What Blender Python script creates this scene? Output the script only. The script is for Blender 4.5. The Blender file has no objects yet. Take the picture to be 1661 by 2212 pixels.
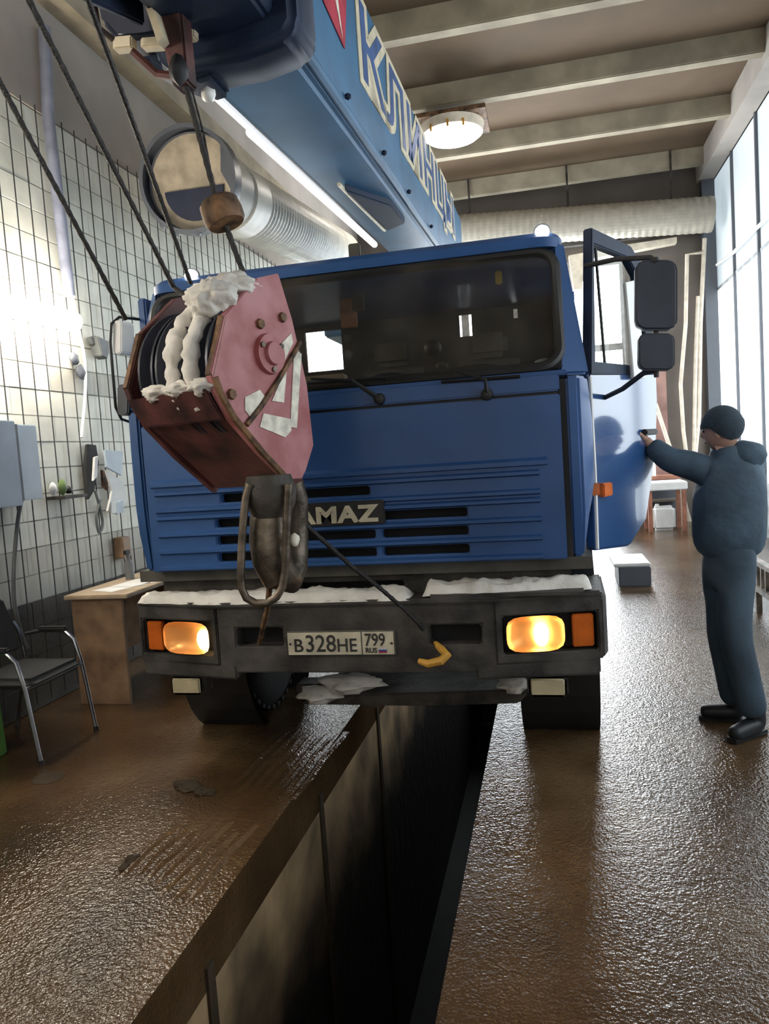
import bpy, bmesh, math, random
from mathutils import Vector as V, Matrix, noise as mnoise
random.seed(7)
C = bpy.context.scene.collection
SC = bpy.context.scene
rad = math.radians

# ------------------------------------------------------------------ camera
IW, IH, FPX, CAMH = 1661, 2212, 1616.4, 1.65
YAW, PITCH, ROLL = rad(12.6238), rad(-4.3873), rad(-3.7899)
CD = V((-math.sin(YAW)*math.cos(PITCH), math.cos(YAW)*math.cos(PITCH), math.sin(PITCH)))
R0 = V((math.cos(YAW), math.sin(YAW), 0)); U0 = R0.cross(CD)
CR = R0*math.cos(ROLL)+U0*math.sin(ROLL); CU = -R0*math.sin(ROLL)+U0*math.cos(ROLL)
CAMP = V((0, 0, CAMH))
cam = bpy.data.cameras.new('camera'); co = bpy.data.objects.new('camera', cam); C.objects.link(co)
co.matrix_world = Matrix(((CR.x, CU.x, -CD.x, 0), (CR.y, CU.y, -CD.y, 0), (CR.z, CU.z, -CD.z, CAMH), (0, 0, 0, 1)))
cam.sensor_fit = 'VERTICAL'; cam.sensor_height = 24; cam.lens = 24*FPX/IH; cam.clip_start = .05
SC.camera = co
# ------------------------------------------------------------------ world and exposure
wd = bpy.data.worlds.new('world'); SC.world = wd; wd.use_nodes = True
wd.node_tree.nodes['Background'].inputs[0].default_value = (.75, .85, 1, 1)
wd.node_tree.nodes['Background'].inputs[1].default_value = .6
SC.view_settings.view_transform = 'Standard'; SC.view_settings.look = 'None'
SC.view_settings.gamma = 1; SC.view_settings.use_curve_mapping = False
SC.view_settings.exposure = 0.35
E_PANE, E_PANE_HI, E_GATE, E_TUBE, E_LAMP, E_FRONT = 2.05, .42, 11.0, 48.0, 34.0, 1.1

def ray(px, py):
    return CD + CR*((px-IW/2)/FPX) - CU*((py-IH/2)/FPX)
def at(px, py, Y):            # point seen at a pixel, at depth y
    v = ray(px, py); return CAMP + v*(Y/v.y)
def atz(px, py, z):
    v = ray(px, py); return CAMP + v*((z-CAMH)/v.z)
def atx(px, py, x):
    v = ray(px, py); return CAMP + v*(x/v.x)
def onp(px, py, P, n):
    v = ray(px, py); return CAMP + v*((P-CAMP).dot(n)/v.dot(n))

# ------------------------------------------------------------------ materials
def mat(name, col, rough=.6, metal=0., var=.15, scale=6., bump=0., bscale=40., col2=None, spec=.5, coat=0.):
    m = bpy.data.materials.new(name); m.use_nodes = True
    nt = m.node_tree; b = nt.nodes['Principled BSDF']
    b.inputs['Roughness'].default_value = rough; b.inputs['Metallic'].default_value = metal
    b.inputs['Specular IOR Level'].default_value = spec
    if coat: b.inputs['Coat Weight'].default_value = coat; b.inputs['Coat Roughness'].default_value = .08; b.inputs['Coat IOR'].default_value = 2.1 if coat == 1. else 1.5
    tc = nt.nodes.new('ShaderNodeTexCoord')
    n = nt.nodes.new('ShaderNodeTexNoise'); n.inputs['Scale'].default_value = scale; n.inputs['Detail'].default_value = 5
    nt.links.new(tc.outputs['Object'], n.inputs['Vector'])
    r = nt.nodes.new('ShaderNodeValToRGB')
    c2 = col2 or tuple(c*(1-var*2) for c in col)
    c1 = col if col2 else tuple(min(1, c*(1+var)) for c in col)
    r.color_ramp.elements[0].position = .36; r.color_ramp.elements[1].position = .64
    r.color_ramp.elements[0].color = (*c2, 1); r.color_ramp.elements[1].color = (*c1, 1)
    nt.links.new(n.outputs['Fac'], r.inputs['Fac']); nt.links.new(r.outputs['Color'], b.inputs['Base Color'])
    if bump:
        n2 = nt.nodes.new('ShaderNodeTexNoise'); n2.inputs['Scale'].default_value = bscale; n2.inputs['Detail'].default_value = 4
        nt.links.new(tc.outputs['Object'], n2.inputs['Vector'])
        bp = nt.nodes.new('ShaderNodeBump'); bp.inputs['Strength'].default_value = bump; bp.inputs['Distance'].default_value = .02
        nt.links.new(n2.outputs['Fac'], bp.inputs['Height']); nt.links.new(bp.outputs['Normal'], b.inputs['Normal'])
    return m
def emis(name, col, s):
    m = bpy.data.materials.new(name); m.use_nodes = True; nt = m.node_tree
    b = nt.nodes['Principled BSDF']; b.inputs['Base Color'].default_value = (.5, .5, .5, 1)
    b.inputs['Emission Color'].default_value = (*col, 1); b.inputs['Emission Strength'].default_value = s
    b.inputs['Roughness'].default_value = .3
    return m
def glass(name, tint, rough=.02, dirt=0.):
    m = bpy.data.materials.new(name); m.use_nodes = True; nt = m.node_tree
    for n in list(nt.nodes): nt.nodes.remove(n)
    o = nt.nodes.new('ShaderNodeOutputMaterial'); mx = nt.nodes.new('ShaderNodeMixShader')
    t = nt.nodes.new('ShaderNodeBsdfTransparent'); t.inputs[0].default_value = (*tint, 1)
    g = nt.nodes.new('ShaderNodeBsdfGlossy'); g.inputs['Roughness'].default_value = rough
    f = nt.nodes.new('ShaderNodeFresnel'); ge = nt.nodes.new('ShaderNodeNewGeometry'); mr = nt.nodes.new('ShaderNodeMapRange')
    mr.inputs[3].default_value = 1.45; mr.inputs[4].default_value = 1/1.45
    nt.links.new(ge.outputs['Backfacing'], mr.inputs[0]); nt.links.new(mr.outputs[0], f.inputs[0])
    nt.links.new(f.outputs[0], mx.inputs[0]); nt.links.new(t.outputs[0], mx.inputs[1]); nt.links.new(g.outputs[0], mx.inputs[2])
    if dirt:
        df = nt.nodes.new('ShaderNodeBsdfDiffuse'); df.inputs[0].default_value = (.42, .38, .33, 1); m2 = nt.nodes.new('ShaderNodeMixShader')
        tc = nt.nodes.new('ShaderNodeTexCoord'); nn = nt.nodes.new('ShaderNodeTexNoise'); nn.inputs['Scale'].default_value = 5; nt.links.new(tc.outputs['Object'], nn.inputs['Vector'])
        mm = nt.nodes.new('ShaderNodeMath'); mm.operation = 'MULTIPLY'; mm.inputs[1].default_value = dirt*2; nt.links.new(nn.outputs['Fac'], mm.inputs[0])
        nt.links.new(mm.outputs[0], m2.inputs[0]); nt.links.new(mx.outputs[0], m2.inputs[1]); nt.links.new(df.outputs[0], m2.inputs[2]); mx = m2
    nt.links.new(mx.outputs[0], o.inputs[0])
    return m
def floor_mat():
    m = bpy.data.materials.new('wet_concrete'); m.use_nodes = True; nt = m.node_tree; L = nt.links
    b = nt.nodes['Principled BSDF']; tc = nt.nodes.new('ShaderNodeTexCoord')
    def nz(s, d=5, dist=0):
        n = nt.nodes.new('ShaderNodeTexNoise'); n.inputs['Scale'].default_value = s; n.inputs['Detail'].default_value = d
        n.inputs['Distortion'].default_value = dist; L.new(tc.outputs['Object'], n.inputs['Vector']); return n
    def ramp(src, *st):
        r = nt.nodes.new('ShaderNodeValToRGB'); e = r.color_ramp.elements
        while len(e) < len(st): e.new(.5)
        for k, (p, c) in enumerate(st): e[k].position = p; e[k].color = (*c, 1)
        L.new(src, r.inputs['Fac']); return r
    a = nz(1.3, 6); c = ramp(a.outputs['Fac'], (.3, (.034, .019, .009)), (.5, (.070, .040, .018)), (.7, (.115, .074, .040)))
    L.new(c.outputs['Color'], b.inputs['Base Color'])
    w = nz(.9, 4, .4); rr = ramp(w.outputs['Fac'], (.38, (.05,)*3), (.62, (.16,)*3))
    L.new(rr.outputs['Color'], b.inputs['Roughness'])
    h1 = nz(30, 2, .3); h2 = nz(85, 2); ma = nt.nodes.new('ShaderNodeMath'); ma.operation = 'ADD'
    L.new(h1.outputs['Fac'], ma.inputs[0]); L.new(h2.outputs['Fac'], ma.inputs[1])
    bp = nt.nodes.new('ShaderNodeBump'); bp.inputs['Strength'].default_value = .27; bp.inputs['Distance'].default_value = .02
    L.new(ma.outputs[0], bp.inputs['Height']); L.new(bp.outputs['Normal'], b.inputs['Normal'])
    return m
M = {}
M['floor'] = floor_mat()
M['pit'] = mat('pit_concrete', (.32, .22, .12), .7, var=.3, scale=2.2, bump=.4, bscale=9)
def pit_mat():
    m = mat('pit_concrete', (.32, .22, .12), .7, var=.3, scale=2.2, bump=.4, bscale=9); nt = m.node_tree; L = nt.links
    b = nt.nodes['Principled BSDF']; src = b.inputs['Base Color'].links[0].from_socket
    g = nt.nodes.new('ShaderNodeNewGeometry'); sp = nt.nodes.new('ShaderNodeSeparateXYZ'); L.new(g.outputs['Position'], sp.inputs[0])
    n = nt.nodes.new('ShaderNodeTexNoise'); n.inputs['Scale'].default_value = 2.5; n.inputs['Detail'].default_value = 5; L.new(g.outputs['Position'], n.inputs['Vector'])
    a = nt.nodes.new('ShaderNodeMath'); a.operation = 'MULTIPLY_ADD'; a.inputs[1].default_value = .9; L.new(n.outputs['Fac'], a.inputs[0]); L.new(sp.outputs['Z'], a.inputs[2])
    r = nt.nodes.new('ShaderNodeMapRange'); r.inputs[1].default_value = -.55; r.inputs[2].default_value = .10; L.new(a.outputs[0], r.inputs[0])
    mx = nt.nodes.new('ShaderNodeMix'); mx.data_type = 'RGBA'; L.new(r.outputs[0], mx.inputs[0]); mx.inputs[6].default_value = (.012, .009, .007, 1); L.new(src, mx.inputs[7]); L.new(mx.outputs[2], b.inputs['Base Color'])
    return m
M['pit'] = pit_mat()      # concrete with the pit's deepening shade painted into its colour
M['dark_concrete'] = mat('dark_concrete', (.10, .09, .08), .8, var=.3, scale=2, bump=.3)
M['block'] = mat('white_block', (.74, .74, .65), .55, var=.08, scale=3, bump=.12, bscale=12)
M['block_dirty'] = mat('white_block_dirty', (.60, .60, .53), .6, scale=1.6, bump=.15, bscale=12, col2=(.44, .42, .36))
M['block_dark'] = mat('grimy_lower_block', (.11, .10, .085), .7, scale=2.2, bump=.2, col2=(.05, .045, .04))
M['mortar'] = mat('mortar', (.42, .41, .36), .8)
M['plaster'] = mat('grey_plaster', (.40, .36, .32), .85, var=.08, scale=1.2, bump=.2, bscale=6)
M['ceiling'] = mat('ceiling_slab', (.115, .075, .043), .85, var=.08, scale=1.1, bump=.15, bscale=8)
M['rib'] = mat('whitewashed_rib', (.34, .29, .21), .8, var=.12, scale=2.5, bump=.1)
M['back'] = mat('back_wall_plaster', (.17, .145, .125), .8, var=.08, scale=1.4)
M['rust_wall'] = mat('reddish_brick', (.34, .20, .17), .8, var=.2, scale=2)
M['cream'] = mat('cream_paint', (.72, .64, .52), .6, var=.1)
M['duct'] = mat('white_duct', (.82, .78, .67), .45, var=.08, scale=4)
M['duct_grey'] = mat('grey_duct_rim', (.10, .11, .13), .4, var=.03)
M['duct_silver'] = mat('silver_duct', (.36, .33, .27), .5, var=.06)
M['duct_beige'] = mat('duct_inside', (.42, .36, .27), .6)
M['navy'] = mat('navy_dark', (.012, .018, .045), .5)
M['blue'] = mat('cab_blue', (.026, .083, .235), .45, var=.07, scale=2.5, bump=.02, bscale=5, coat=.05, spec=.35)
M['door_blue'] = mat('door_blue', (.026, .083, .235), .22, var=.04, scale=2.5, bump=.10, bscale=3.5, coat=1.)
M['blue_lt'] = mat('boom_blue', (.034, .125, .24), .5, var=.12, scale=2, spec=.3)
M['blue_dk'] = mat('letter_blue', (.035, .095, .26), .45)
M['dark_blue'] = mat('dark_blue_paint', (.012, .024, .055), .62, spec=.3)
M['black'] = mat('black_rubber', (.012, .012, .013), .55)
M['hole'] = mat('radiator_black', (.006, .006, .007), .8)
M['bumper'] = mat('grimy_bumper', (.052, .047, .043), .6, var=.35, scale=5, bump=.25, bscale=25)
M['grime'] = mat('grimy_steel', (.05, .042, .034), .65, var=.4, scale=6, bump=.3)
M['tyre'] = mat('tyre_rubber', (.014, .014, .015), .75, bump=.2)
M['snow'] = mat('old_snow', (.72, .69, .64), .75, var=.08, scale=9, bump=.5, bscale=22)
M['red'] = mat('block_red', (.42, .17, .18), .5, scale=7, bump=.1, col2=(.30, .08, .08))
M['red_dk'] = mat('block_dark_red', (.10, .030, .028), .55, var=.35, scale=6, bump=.15)
M['rust'] = mat('rusty_steel', (.16, .085, .04), .7, var=.4, scale=14, bump=.3)
M['steel'] = mat('worn_steel', (.16, .13, .10), .42, metal=.7, var=.3, scale=9, bump=.15)
M['sheave'] = mat('sheave_grey', (.022, .025, .04), .38, metal=.3)
M['rope'] = mat('greasy_rope', (.018, .016, .016), .6, bump=.5, bscale=120)
M['white_paint'] = mat('white_paint', (.72, .68, .58), .6, var=.15, scale=20)
M['lettering'] = mat('cream_lettering', (.62, .55, .40), .55, var=.1, scale=12)
M['mark_red'] = mat('emblem_red', (.42, .03, .06), .5)
M['chrome'] = mat('chrome_tube', (.30, .31, .33), .3, metal=1., var=.1)
M['wood'] = mat('brown_laminate', (.27, .17, .10), .5, var=.15, scale=8)
M['wood_lt'] = mat('light_laminate', (.45, .35, .24), .5, var=.1)
M['paper'] = mat('paper', (.74, .74, .72), .7, var=.05)
M['fabric'] = mat('black_upholstery', (.022, .023, .024), .8, bump=.3, bscale=150)
M['cabinet'] = mat('cabinet_grey', (.44, .51, .57), .4, var=.05)
M['cabinet_lt'] = mat('cabinet_white', (.62, .69, .74), .4, var=.04)
M['white_plastic'] = mat('white_plastic', (.74, .74, .72), .4, var=.04)
M['grey_cable'] = mat('grey_cable', (.14, .15, .15), .5)
M['amber'] = mat('amber_plastic', (.55, .12, .015), .25)
M['yellow'] = mat('yellow_strap', (.62, .33, .05), .6, var=.2)
M['skin'] = mat('skin', (.42, .25, .19), .55, var=.06)
M['jacket'] = mat('navy_jacket', (.042, .075, .112), .8, var=.15, bump=.4, bscale=14)
M['trousers'] = mat('dark_trousers', (.036, .062, .090), .85, var=.12, bump=.3, bscale=12)
M['cap'] = mat('knit_cap', (.030, .050, .07), .9, bump=.5, bscale=160)
M['boot'] = mat('black_boot', (.012, .015, .02), .5)
M['rod'] = mat('black_rod', (.02, .02, .02), .6)
M['pipe_blue'] = mat('grey_blue_pipe', (.24, .26, .34), .5)
M['table_leg'] = mat('reddish_wood', (.32, .13, .08), .5)
M['seat'] = mat('seat_cloth', (.10, .09, .075), .85)
M['interior'] = mat('cab_lining', (.075, .07, .06), .8)
M['dash'] = mat('dash_plastic', (.05, .048, .044), .5)
M['green'] = mat('green_plastic', (.06, .16, .03), .5)
M['plant'] = mat('plant_green', (.16, .24, .08), .6)
M['orange'] = mat('orange_cloth', (.50, .22, .12), .7)
M['yellow_tag'] = mat('yellow_sticker', (.65, .48, .12), .5)
M['mirror'] = mat('mirror_back', (.020, .028, .045), .45)
M['sill'] = mat('grey_sill', (.34, .36, .38), .6)
M['gate_frame'] = mat('gate_frame', (.30, .28, .26), .6)
M['gasket'] = mat('window_gasket', (.015, .015, .015), .5)
M['mud'] = mat('dark_mud', (.045, .033, .021), .9, spec=.15, bump=.6, bscale=30)
M['plate_white'] = mat('plate_white', (.60, .55, .42), .5, var=.08, scale=14)
M['plate_black'] = mat('plate_black', (.03, .03, .03), .5)
M['flag_w'] = mat('flag_white', (.7, .7, .7), .5); M['flag_b'] = mat('flag_blue', (.03, .08, .4), .5); M['flag_r'] = mat('flag_red', (.5, .03, .03), .5)
M['fog_lens'] = mat('yellowed_lens', (.46, .40, .26), .2, var=.1)
M['pane'] = emis('daylit_pane', (.86, .95, 1.0), E_PANE)
M['pane_hi'] = emis('daylit_frosted_pane', (.74, .90, 1.0), E_PANE_HI)
M['gate_pane'] = emis('daylit_gate_pane', (.90, .96, 1.0), E_GATE)
M['front_fill'] = emis('front_fill_pane', (1.0, .95, .88), E_FRONT)
M['tube'] = emis('tube_glow', (1, .90, .76), E_TUBE)
M['lamp'] = emis('lamp_glow', (1, .93, .84), E_LAMP)
M['bulb'] = emis('bulb_glow', (1, .66, .30), 16)
M['reflector'] = mat('reflector', (.85, .52, .25), .35, metal=.45, var=.02)
M['led'] = emis('led_glow', (.95, .97, 1), 40)
M['boom_tube'] = emis('boom_tube_emission', (.95, .97, 1.0), .65)
M['windshield'] = glass('windscreen_glass', (.46, .46, .44), .03, dirt=.06)
M['clear'] = glass('clear_glass', (.85, .9, .9), .02)
M['headglass'] = glass('headlamp_glass', (.95, .85, .7), .05)

# ------------------------------------------------------------------ mesh building
class B:
    """collects shapes in world coordinates"""
    def __init__(s): s.v = []; s.f = []
    def add(s, vs, fs):
        o = len(s.v); s.v += [V(p) for p in vs]; s.f += [tuple(i+o for i in f) for f in fs]; return s
    def box(s, a, b, T=None):
        (x0, y0, z0), (x1, y1, z1) = a, b
        p = [(x0,y0,z0),(x1,y0,z0),(x1,y1,z0),(x0,y1,z0),(x0,y0,z1),(x1,y0,z1),(x1,y1,z1),(x0,y1,z1)]
        if T: p = [T @ V(q) for q in p]
        return s.add(p, [(0,3,2,1),(4,5,6,7),(0,1,5,4),(1,2,6,5),(2,3,7,6),(3,0,4,7)])
    def prism(s, poly, d):
        """closed 3D polygon extruded by vector d"""
        n = len(poly); p = [V(q) for q in poly]; q = [a+V(d) for a in p]
        return s.add(p+q, [tuple(range(n-1, -1, -1)), tuple(range(n, 2*n))]+[(i, (i+1) % n, n+(i+1) % n, n+i) for i in range(n)])
    def tube(s, path, r, n=10, closed=False):
        path = [V(p) for p in path]; k = len(path); rs = r if isinstance(r, (list, tuple)) else [r]*k
        rings = []; t0 = None; u = None
        for i, p in enumerate(path):
            a = path[(i-1) % k] if (i or closed) else p; b = path[(i+1) % k] if (i < k-1 or closed) else p
            t = (b-a).normalized()
            if u is None: u = t.orthogonal().normalized()
            else: u = (u - t*u.dot(t)).normalized()
            w = t.cross(u); rings.append([p+(u*math.cos(2*math.pi*j/n)+w*math.sin(2*math.pi*j/n))*rs[i] for j in range(n)])
        vs = [q for g in rings for q in g]; fs = []
        for i in range(k if closed else k-1):
            i2 = (i+1) % k
            fs += [(i*n+j, i*n+(j+1) % n, i2*n+(j+1) % n, i2*n+j) for j in range(n)]
        if not closed: fs += [tuple(range(n-1, -1, -1)), tuple(range((k-1)*n, k*n))]
        return s.add(vs, fs)
    def lathe(s, P, ax, prof, n=32, close=True):
        """prof: (distance along axis, radius)"""
        P = V(P); ax = V(ax).normalized(); u = ax.orthogonal().normalized(); w = ax.cross(u)
        vs = []; fs = []; k = len(prof)
        for d, r in prof: vs += [P+ax*d+(u*math.cos(2*math.pi*j/n)+w*math.sin(2*math.pi*j/n))*max(r, 1e-4) for j in range(n)]
        for i in range(k-1): fs += [(i*n+j, i*n+(j+1) % n, (i+1)*n+(j+1) % n, (i+1)*n+j) for j in range(n)]
        if close: fs += [tuple(range(n-1, -1, -1)), tuple(range((k-1)*n, k*n))]
        return s.add(vs, fs)
    def grid(s, O, U, W, us, ws, holes, T):
        """plate with rectangular holes: O origin, U/W axes, T thickness vector"""
        cx = sorted(set(us+[h[0] for h in holes]+[h[1] for h in holes])); cy = sorted(set(ws+[h[2] for h in holes]+[h[3] for h in holes]))
        solid = lambda i, j: 0 <= i < len(cx)-1 and 0 <= j < len(cy)-1 and not any(h[0] <= (cx[i]+cx[i+1])/2 <= h[1] and h[2] <= (cy[j]+cy[j+1])/2 <= h[3] for h in holes)
        P = lambda i, j, t: V(O)+V(U)*cx[i]+V(W)*cy[j]+V(T)*t
        for i in range(len(cx)-1):
            for j in range(len(cy)-1):
                if not solid(i, j): continue
                q = [P(i,j,0),P(i+1,j,0),P(i+1,j+1,0),P(i,j+1,0),P(i,j,1),P(i+1,j,1),P(i+1,j+1,1),P(i,j+1,1)]
                fs = [(0,3,2,1),(4,5,6,7)]
                if not solid(i,j-1): fs.append((0,1,5,4))
                if not solid(i+1,j): fs.append((1,2,6,5))
                if not solid(i,j+1): fs.append((2,3,7,6))
                if not solid(i-1,j): fs.append((3,0,4,7))
                s.add(q, fs)
        return s
    def lump(s, c, r, seed=0, amp=.3, n=3, sq=(1,1,1), fr=3.):
        bm = bmesh.new(); bmesh.ops.create_icosphere(bm, subdivisions=n, radius=1)
        vs = []
        for v in bm.verts:
            d = v.co.normalized(); k = 1+amp*mnoise.noise(d*fr*.5+V((seed*3.1, seed, 0)))+amp*.5*mnoise.noise(d*fr*1.6+V((seed, 4, 1)))
            vs.append(V(c)+V((d.x*r[0]*sq[0], d.y*r[1]*sq[1], d.z*r[2]*sq[2]))*k)
        fs = [tuple(v.index for v in f.verts) for f in bm.faces]; bm.free()
        return s.add(vs, fs)
def link(name, me, parent, loc=None):
    o = bpy.data.objects.new(name, me); C.objects.link(o)
    if parent: o.parent = parent
    return o
def wloc(p):
    l = V((0, 0, 0))
    while p: l = l+p.location; p = p.parent
    return l
def obj(name, b, m, parent=None, bevel=0., smooth=False, seg=2, sub=0, ang=38):
    o0 = wloc(parent)
    if not parent:
        xs = [v.x for v in b.v]; ys = [v.y for v in b.v]
        o0 = V(((min(xs)+max(xs))/2, (min(ys)+max(ys))/2, min(v.z for v in b.v)))
    me = bpy.data.meshes.new(name); me.from_pydata([tuple(v-o0) for v in b.v], [], b.f)
    bm = bmesh.new(); bm.from_mesh(me); bmesh.ops.remove_doubles(bm, verts=bm.verts, dist=1e-5)
    bmesh.ops.recalc_face_normals(bm, faces=bm.faces)
    if bevel:
        ed = [e for e in bm.edges if len(e.link_faces) == 2 and e.calc_face_angle(0) > .5]
        bmesh.ops.bevel(bm, geom=ed, offset=bevel, segments=seg, affect='EDGES', clamp_overlap=True)
    for f in bm.faces: f.smooth = bool(smooth or bevel)
    bm.to_mesh(me); bm.free()
    if smooth or bevel:
        for e in me.edges: pass
        me.set_sharp_from_angle(angle=rad(ang))
    me.materials.append(m)
    o = link(name, me, parent)
    if not parent: o.location = o0
    if sub:
        md = o.modifiers.new('sub', 'SUBSURF'); md.levels = sub; md.render_levels = sub
    return o
def root(name, label, cat, loc, group=None):
    o = bpy.data.objects.new(name, None); C.objects.link(o); o.location = loc; o.empty_display_size = .1
    return tag(o, label, cat, group)
def tag(o, label, cat, group=None):
    o['label'] = label; o['category'] = cat
    if group: o['group'] = group
    return o
def struct(o): o['kind'] = 'structure'; return o
def stuff(o): o['kind'] = 'stuff'; return o
def skin(name, pts, edges, m, parent, sub=2, rootv=0):
    """one continuous tapering surface grown on a skeleton: pts = [(co, radius)]"""
    o0 = wloc(parent); me = bpy.data.meshes.new(name); me.from_pydata([tuple(V(p)-o0) for p, r in pts], edges, [])
    t = bpy.data.objects.new(name, me); C.objects.link(t)
    t.modifiers.new('skin', 'SKIN').use_smooth_shade = True
    for i, (p, r) in enumerate(pts):
        sv = me.skin_vertices[0].data[i]; sv.radius = (r if isinstance(r, tuple) else (r, r)); sv.use_root = (i == rootv)
    s = t.modifiers.new('s', 'SUBSURF'); s.levels = sub; s.render_levels = sub
    dg = bpy.context.evaluated_depsgraph_get(); nm = bpy.data.meshes.new_from_object(t.evaluated_get(dg))
    bpy.data.objects.remove(t); nm.materials.clear(); nm.materials.append(m); nm.name = name
    return link(name, nm, parent)
def text(name, s, O, U, W, size, depth, m, parent, off=0., sx=1., sp=1.):
    """lettering: O lower-left corner, U reading direction, W up; extruded towards U x W"""
    cu = bpy.data.curves.new(name, 'FONT'); cu.body = s; cu.size = size; cu.extrude = depth; cu.offset = off; cu.resolution_u = 3; cu.space_character = sp
    t = bpy.data.objects.new(name, cu); C.objects.link(t)
    dg = bpy.context.evaluated_depsgraph_get(); me = bpy.data.meshes.new_from_object(t.evaluated_get(dg)); bpy.data.objects.remove(t)
    U = V(U).normalized(); W = V(W).normalized(); N = U.cross(W); o0 = wloc(parent)
    for v in me.vertices: v.co = V(O)-o0+U*v.co.x*sx+W*v.co.y+N*v.co.z
    me.materials.clear(); me.materials.append(m)
    return link(name, me, parent)

# ------------------------------------------------------------------ room shell
YW = .4                                   # the windows of the right wall begin here
XL, XR, YF, YB, ZC = -3.65, 3.2, -3.0, 15.4, 6.45
PL, PR = -1.305, -.40                      # pit edges
floor = struct(obj('floor', B().box((XL-.2, YF, -.25), (PL, YB+.1, 0)).box((PR, YF, -.25), (XR+.2, YB+.1, 0)).box((PL, 12.2, -.25), (PR, YB+.1, 0)), M['floor']))
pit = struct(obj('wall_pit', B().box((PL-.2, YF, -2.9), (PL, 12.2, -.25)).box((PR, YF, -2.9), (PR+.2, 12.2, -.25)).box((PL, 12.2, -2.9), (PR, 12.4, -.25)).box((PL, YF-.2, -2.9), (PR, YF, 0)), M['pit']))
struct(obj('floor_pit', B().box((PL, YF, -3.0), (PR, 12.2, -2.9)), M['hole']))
for k, yy in enumerate((2.35, 3.72, 5.1)):
    obj('joint_strip', B().prism([(PL, yy, -2.9), (PL, yy+.07, -2.9), (PL, yy+.055, -.16), (PL, yy+.0, -.16)], (.012, 0, 0)), M['mud'], pit)
# left wall: backing, courses of white blocks, black rods, plaster above
wl = struct(obj('wall_left', B().box((XL-.3, YF, 0), (XL-.008, YB+.2, 7.0)), M['mortar']))
ms = []
for r in range(23):
    z = r*.191
    y = YF - (r % 2)*.45
    while y < YB:
        y1 = min(y+1.15, YB); y0 = max(y, YF)
        if y1-y0 > .05:
            g = .004+.003*random.random(); d = .004*random.random()
            low = r < 6 or random.random() < .02
            obj('block', B().box((XL-.03, y0+.004, z+g), (XL+d, y1-.004, z+.191-.004)), M['block_dark' if r < 4 else 'block_dirty' if low else 'block'], wl)
        y += 1.15
obj('plaster_band', B().box((XL-.03, YF, 4.40), (XL+.015, YB, 6.6)), M['plaster'], wl)
rm = None
for k in range(int((YB-1.2)/.158)):
    y = 1.2+k*.158
    if rm is None:
        rm = obj('rod', B().tube([(XL+.03, y, .05), (XL+.03, y, 4.42)], .0048, 5), M['rod'], wl); y00 = y
    else:
        o = rm.copy(); C.objects.link(o); o.location = (0, y-y00, 0)
w2 = struct(obj('window_2', B().grid((XL+.02, 10.7, 2.4), (0, 1, 0), (0, 0, 1), [0, 3.2], [0, 1.8], [(.08, 3.12, .08, 1.72)], (.05, 0, 0)), M['gate_frame']))
for a in (10.78,): obj('pane', B().box((XL+.025, a, 2.48), (XL+.05, a+3.04, 4.12)), M['gate_pane'], w2)
struct(obj('trim_1', B().box((XL-.02, YF, 5.25), (XL+.22, YB, 5.45)), M['rib']))
# right wall: daylit upright glazing channels
wr = struct(obj('wall_right', B().box((XR, YF, 0), (XR+.3, YB+.2, .75)).box((XR+.12, YW, .75), (XR+.3, YB+.2, 6.9)).box((XR, YF, .75), (XR+.3, YW, 6.9)), M['sill']))
win = struct(obj('window_1', B().box((XR+.0, YW, .75), (XR+.1, YB, .83)).box((XR, YW, 6.3), (XR+.1, YB, 6.7)).box((XR+.005, YW, 4.28), (XR+.09, YB, 4.33)), M['sill']))
y = YB-1.5*10
while y < YB-.1:
    y1 = min(y+1.5, YB)
    for z0, z1, mm in ((.83, 4.28, 'pane'), (4.33, 6.3, 'pane_hi')):
        obj('pane', B().box((XR+.02, y+.03, z0), (XR+.06, y1-.03, z1)), M[mm], win)
    obj('mullion', B().box((XR-.02, y-.03, .83), (XR+.09, y+.03, 6.3)), M['duct_grey'], win)
    y = y1
# ceiling: slabs and ribs
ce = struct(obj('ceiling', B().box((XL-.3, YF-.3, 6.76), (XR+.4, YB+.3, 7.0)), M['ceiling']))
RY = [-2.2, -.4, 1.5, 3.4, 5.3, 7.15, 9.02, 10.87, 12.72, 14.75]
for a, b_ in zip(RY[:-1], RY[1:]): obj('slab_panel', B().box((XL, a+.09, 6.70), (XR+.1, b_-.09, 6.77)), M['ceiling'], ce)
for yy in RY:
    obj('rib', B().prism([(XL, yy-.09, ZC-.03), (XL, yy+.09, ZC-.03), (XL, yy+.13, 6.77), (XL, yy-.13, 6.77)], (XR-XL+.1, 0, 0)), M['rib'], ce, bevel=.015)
obj('edge_beam', B().box((XR-.28, YF, 6.3), (XR+.1, YB, 6.77)), M['plaster'], ce)
# back wall with the bright gate
GX0, GX1, GZ = -2.6, 1.62, 5.15
wb = struct(obj('wall_back', B().grid((XL-.3, YB, 0), (1, 0, 0), (0, 0, 1), [0, XR-XL+.7], [0, 6.9], [(GX0-XL+.3, GX1-XL+.3, 0, GZ)], (0, .3, 0)), M['back']))
obj('brick_pier', B().box((1.66, YB-.12, 0), (2.25, YB+.01, 3.6)), M['rust_wall'], wb)
obj('corner_pier', B().box((2.98, YB-.2, 0), (XR, YB+.01, 6.6)), M['duct_grey'], wb)
obj('lintel', B().box((-3.0, YB-.2, GZ+.25), (3.0, YB+.01, GZ+.8)), M['dark_concrete'], wb)
gate = struct(obj('door_1', B().grid((GX0, YB+.05, 0), (1, 0, 0), (0, 0, 1), [0, GX1-GX0], [0, GZ], [(.12+k*1.03, 1.0+k*1.03, .25+j*1.63, 1.75+j*1.63) for k in range(4) for j in range(3)], (0, .06, 0)), M['gate_frame']))
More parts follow.
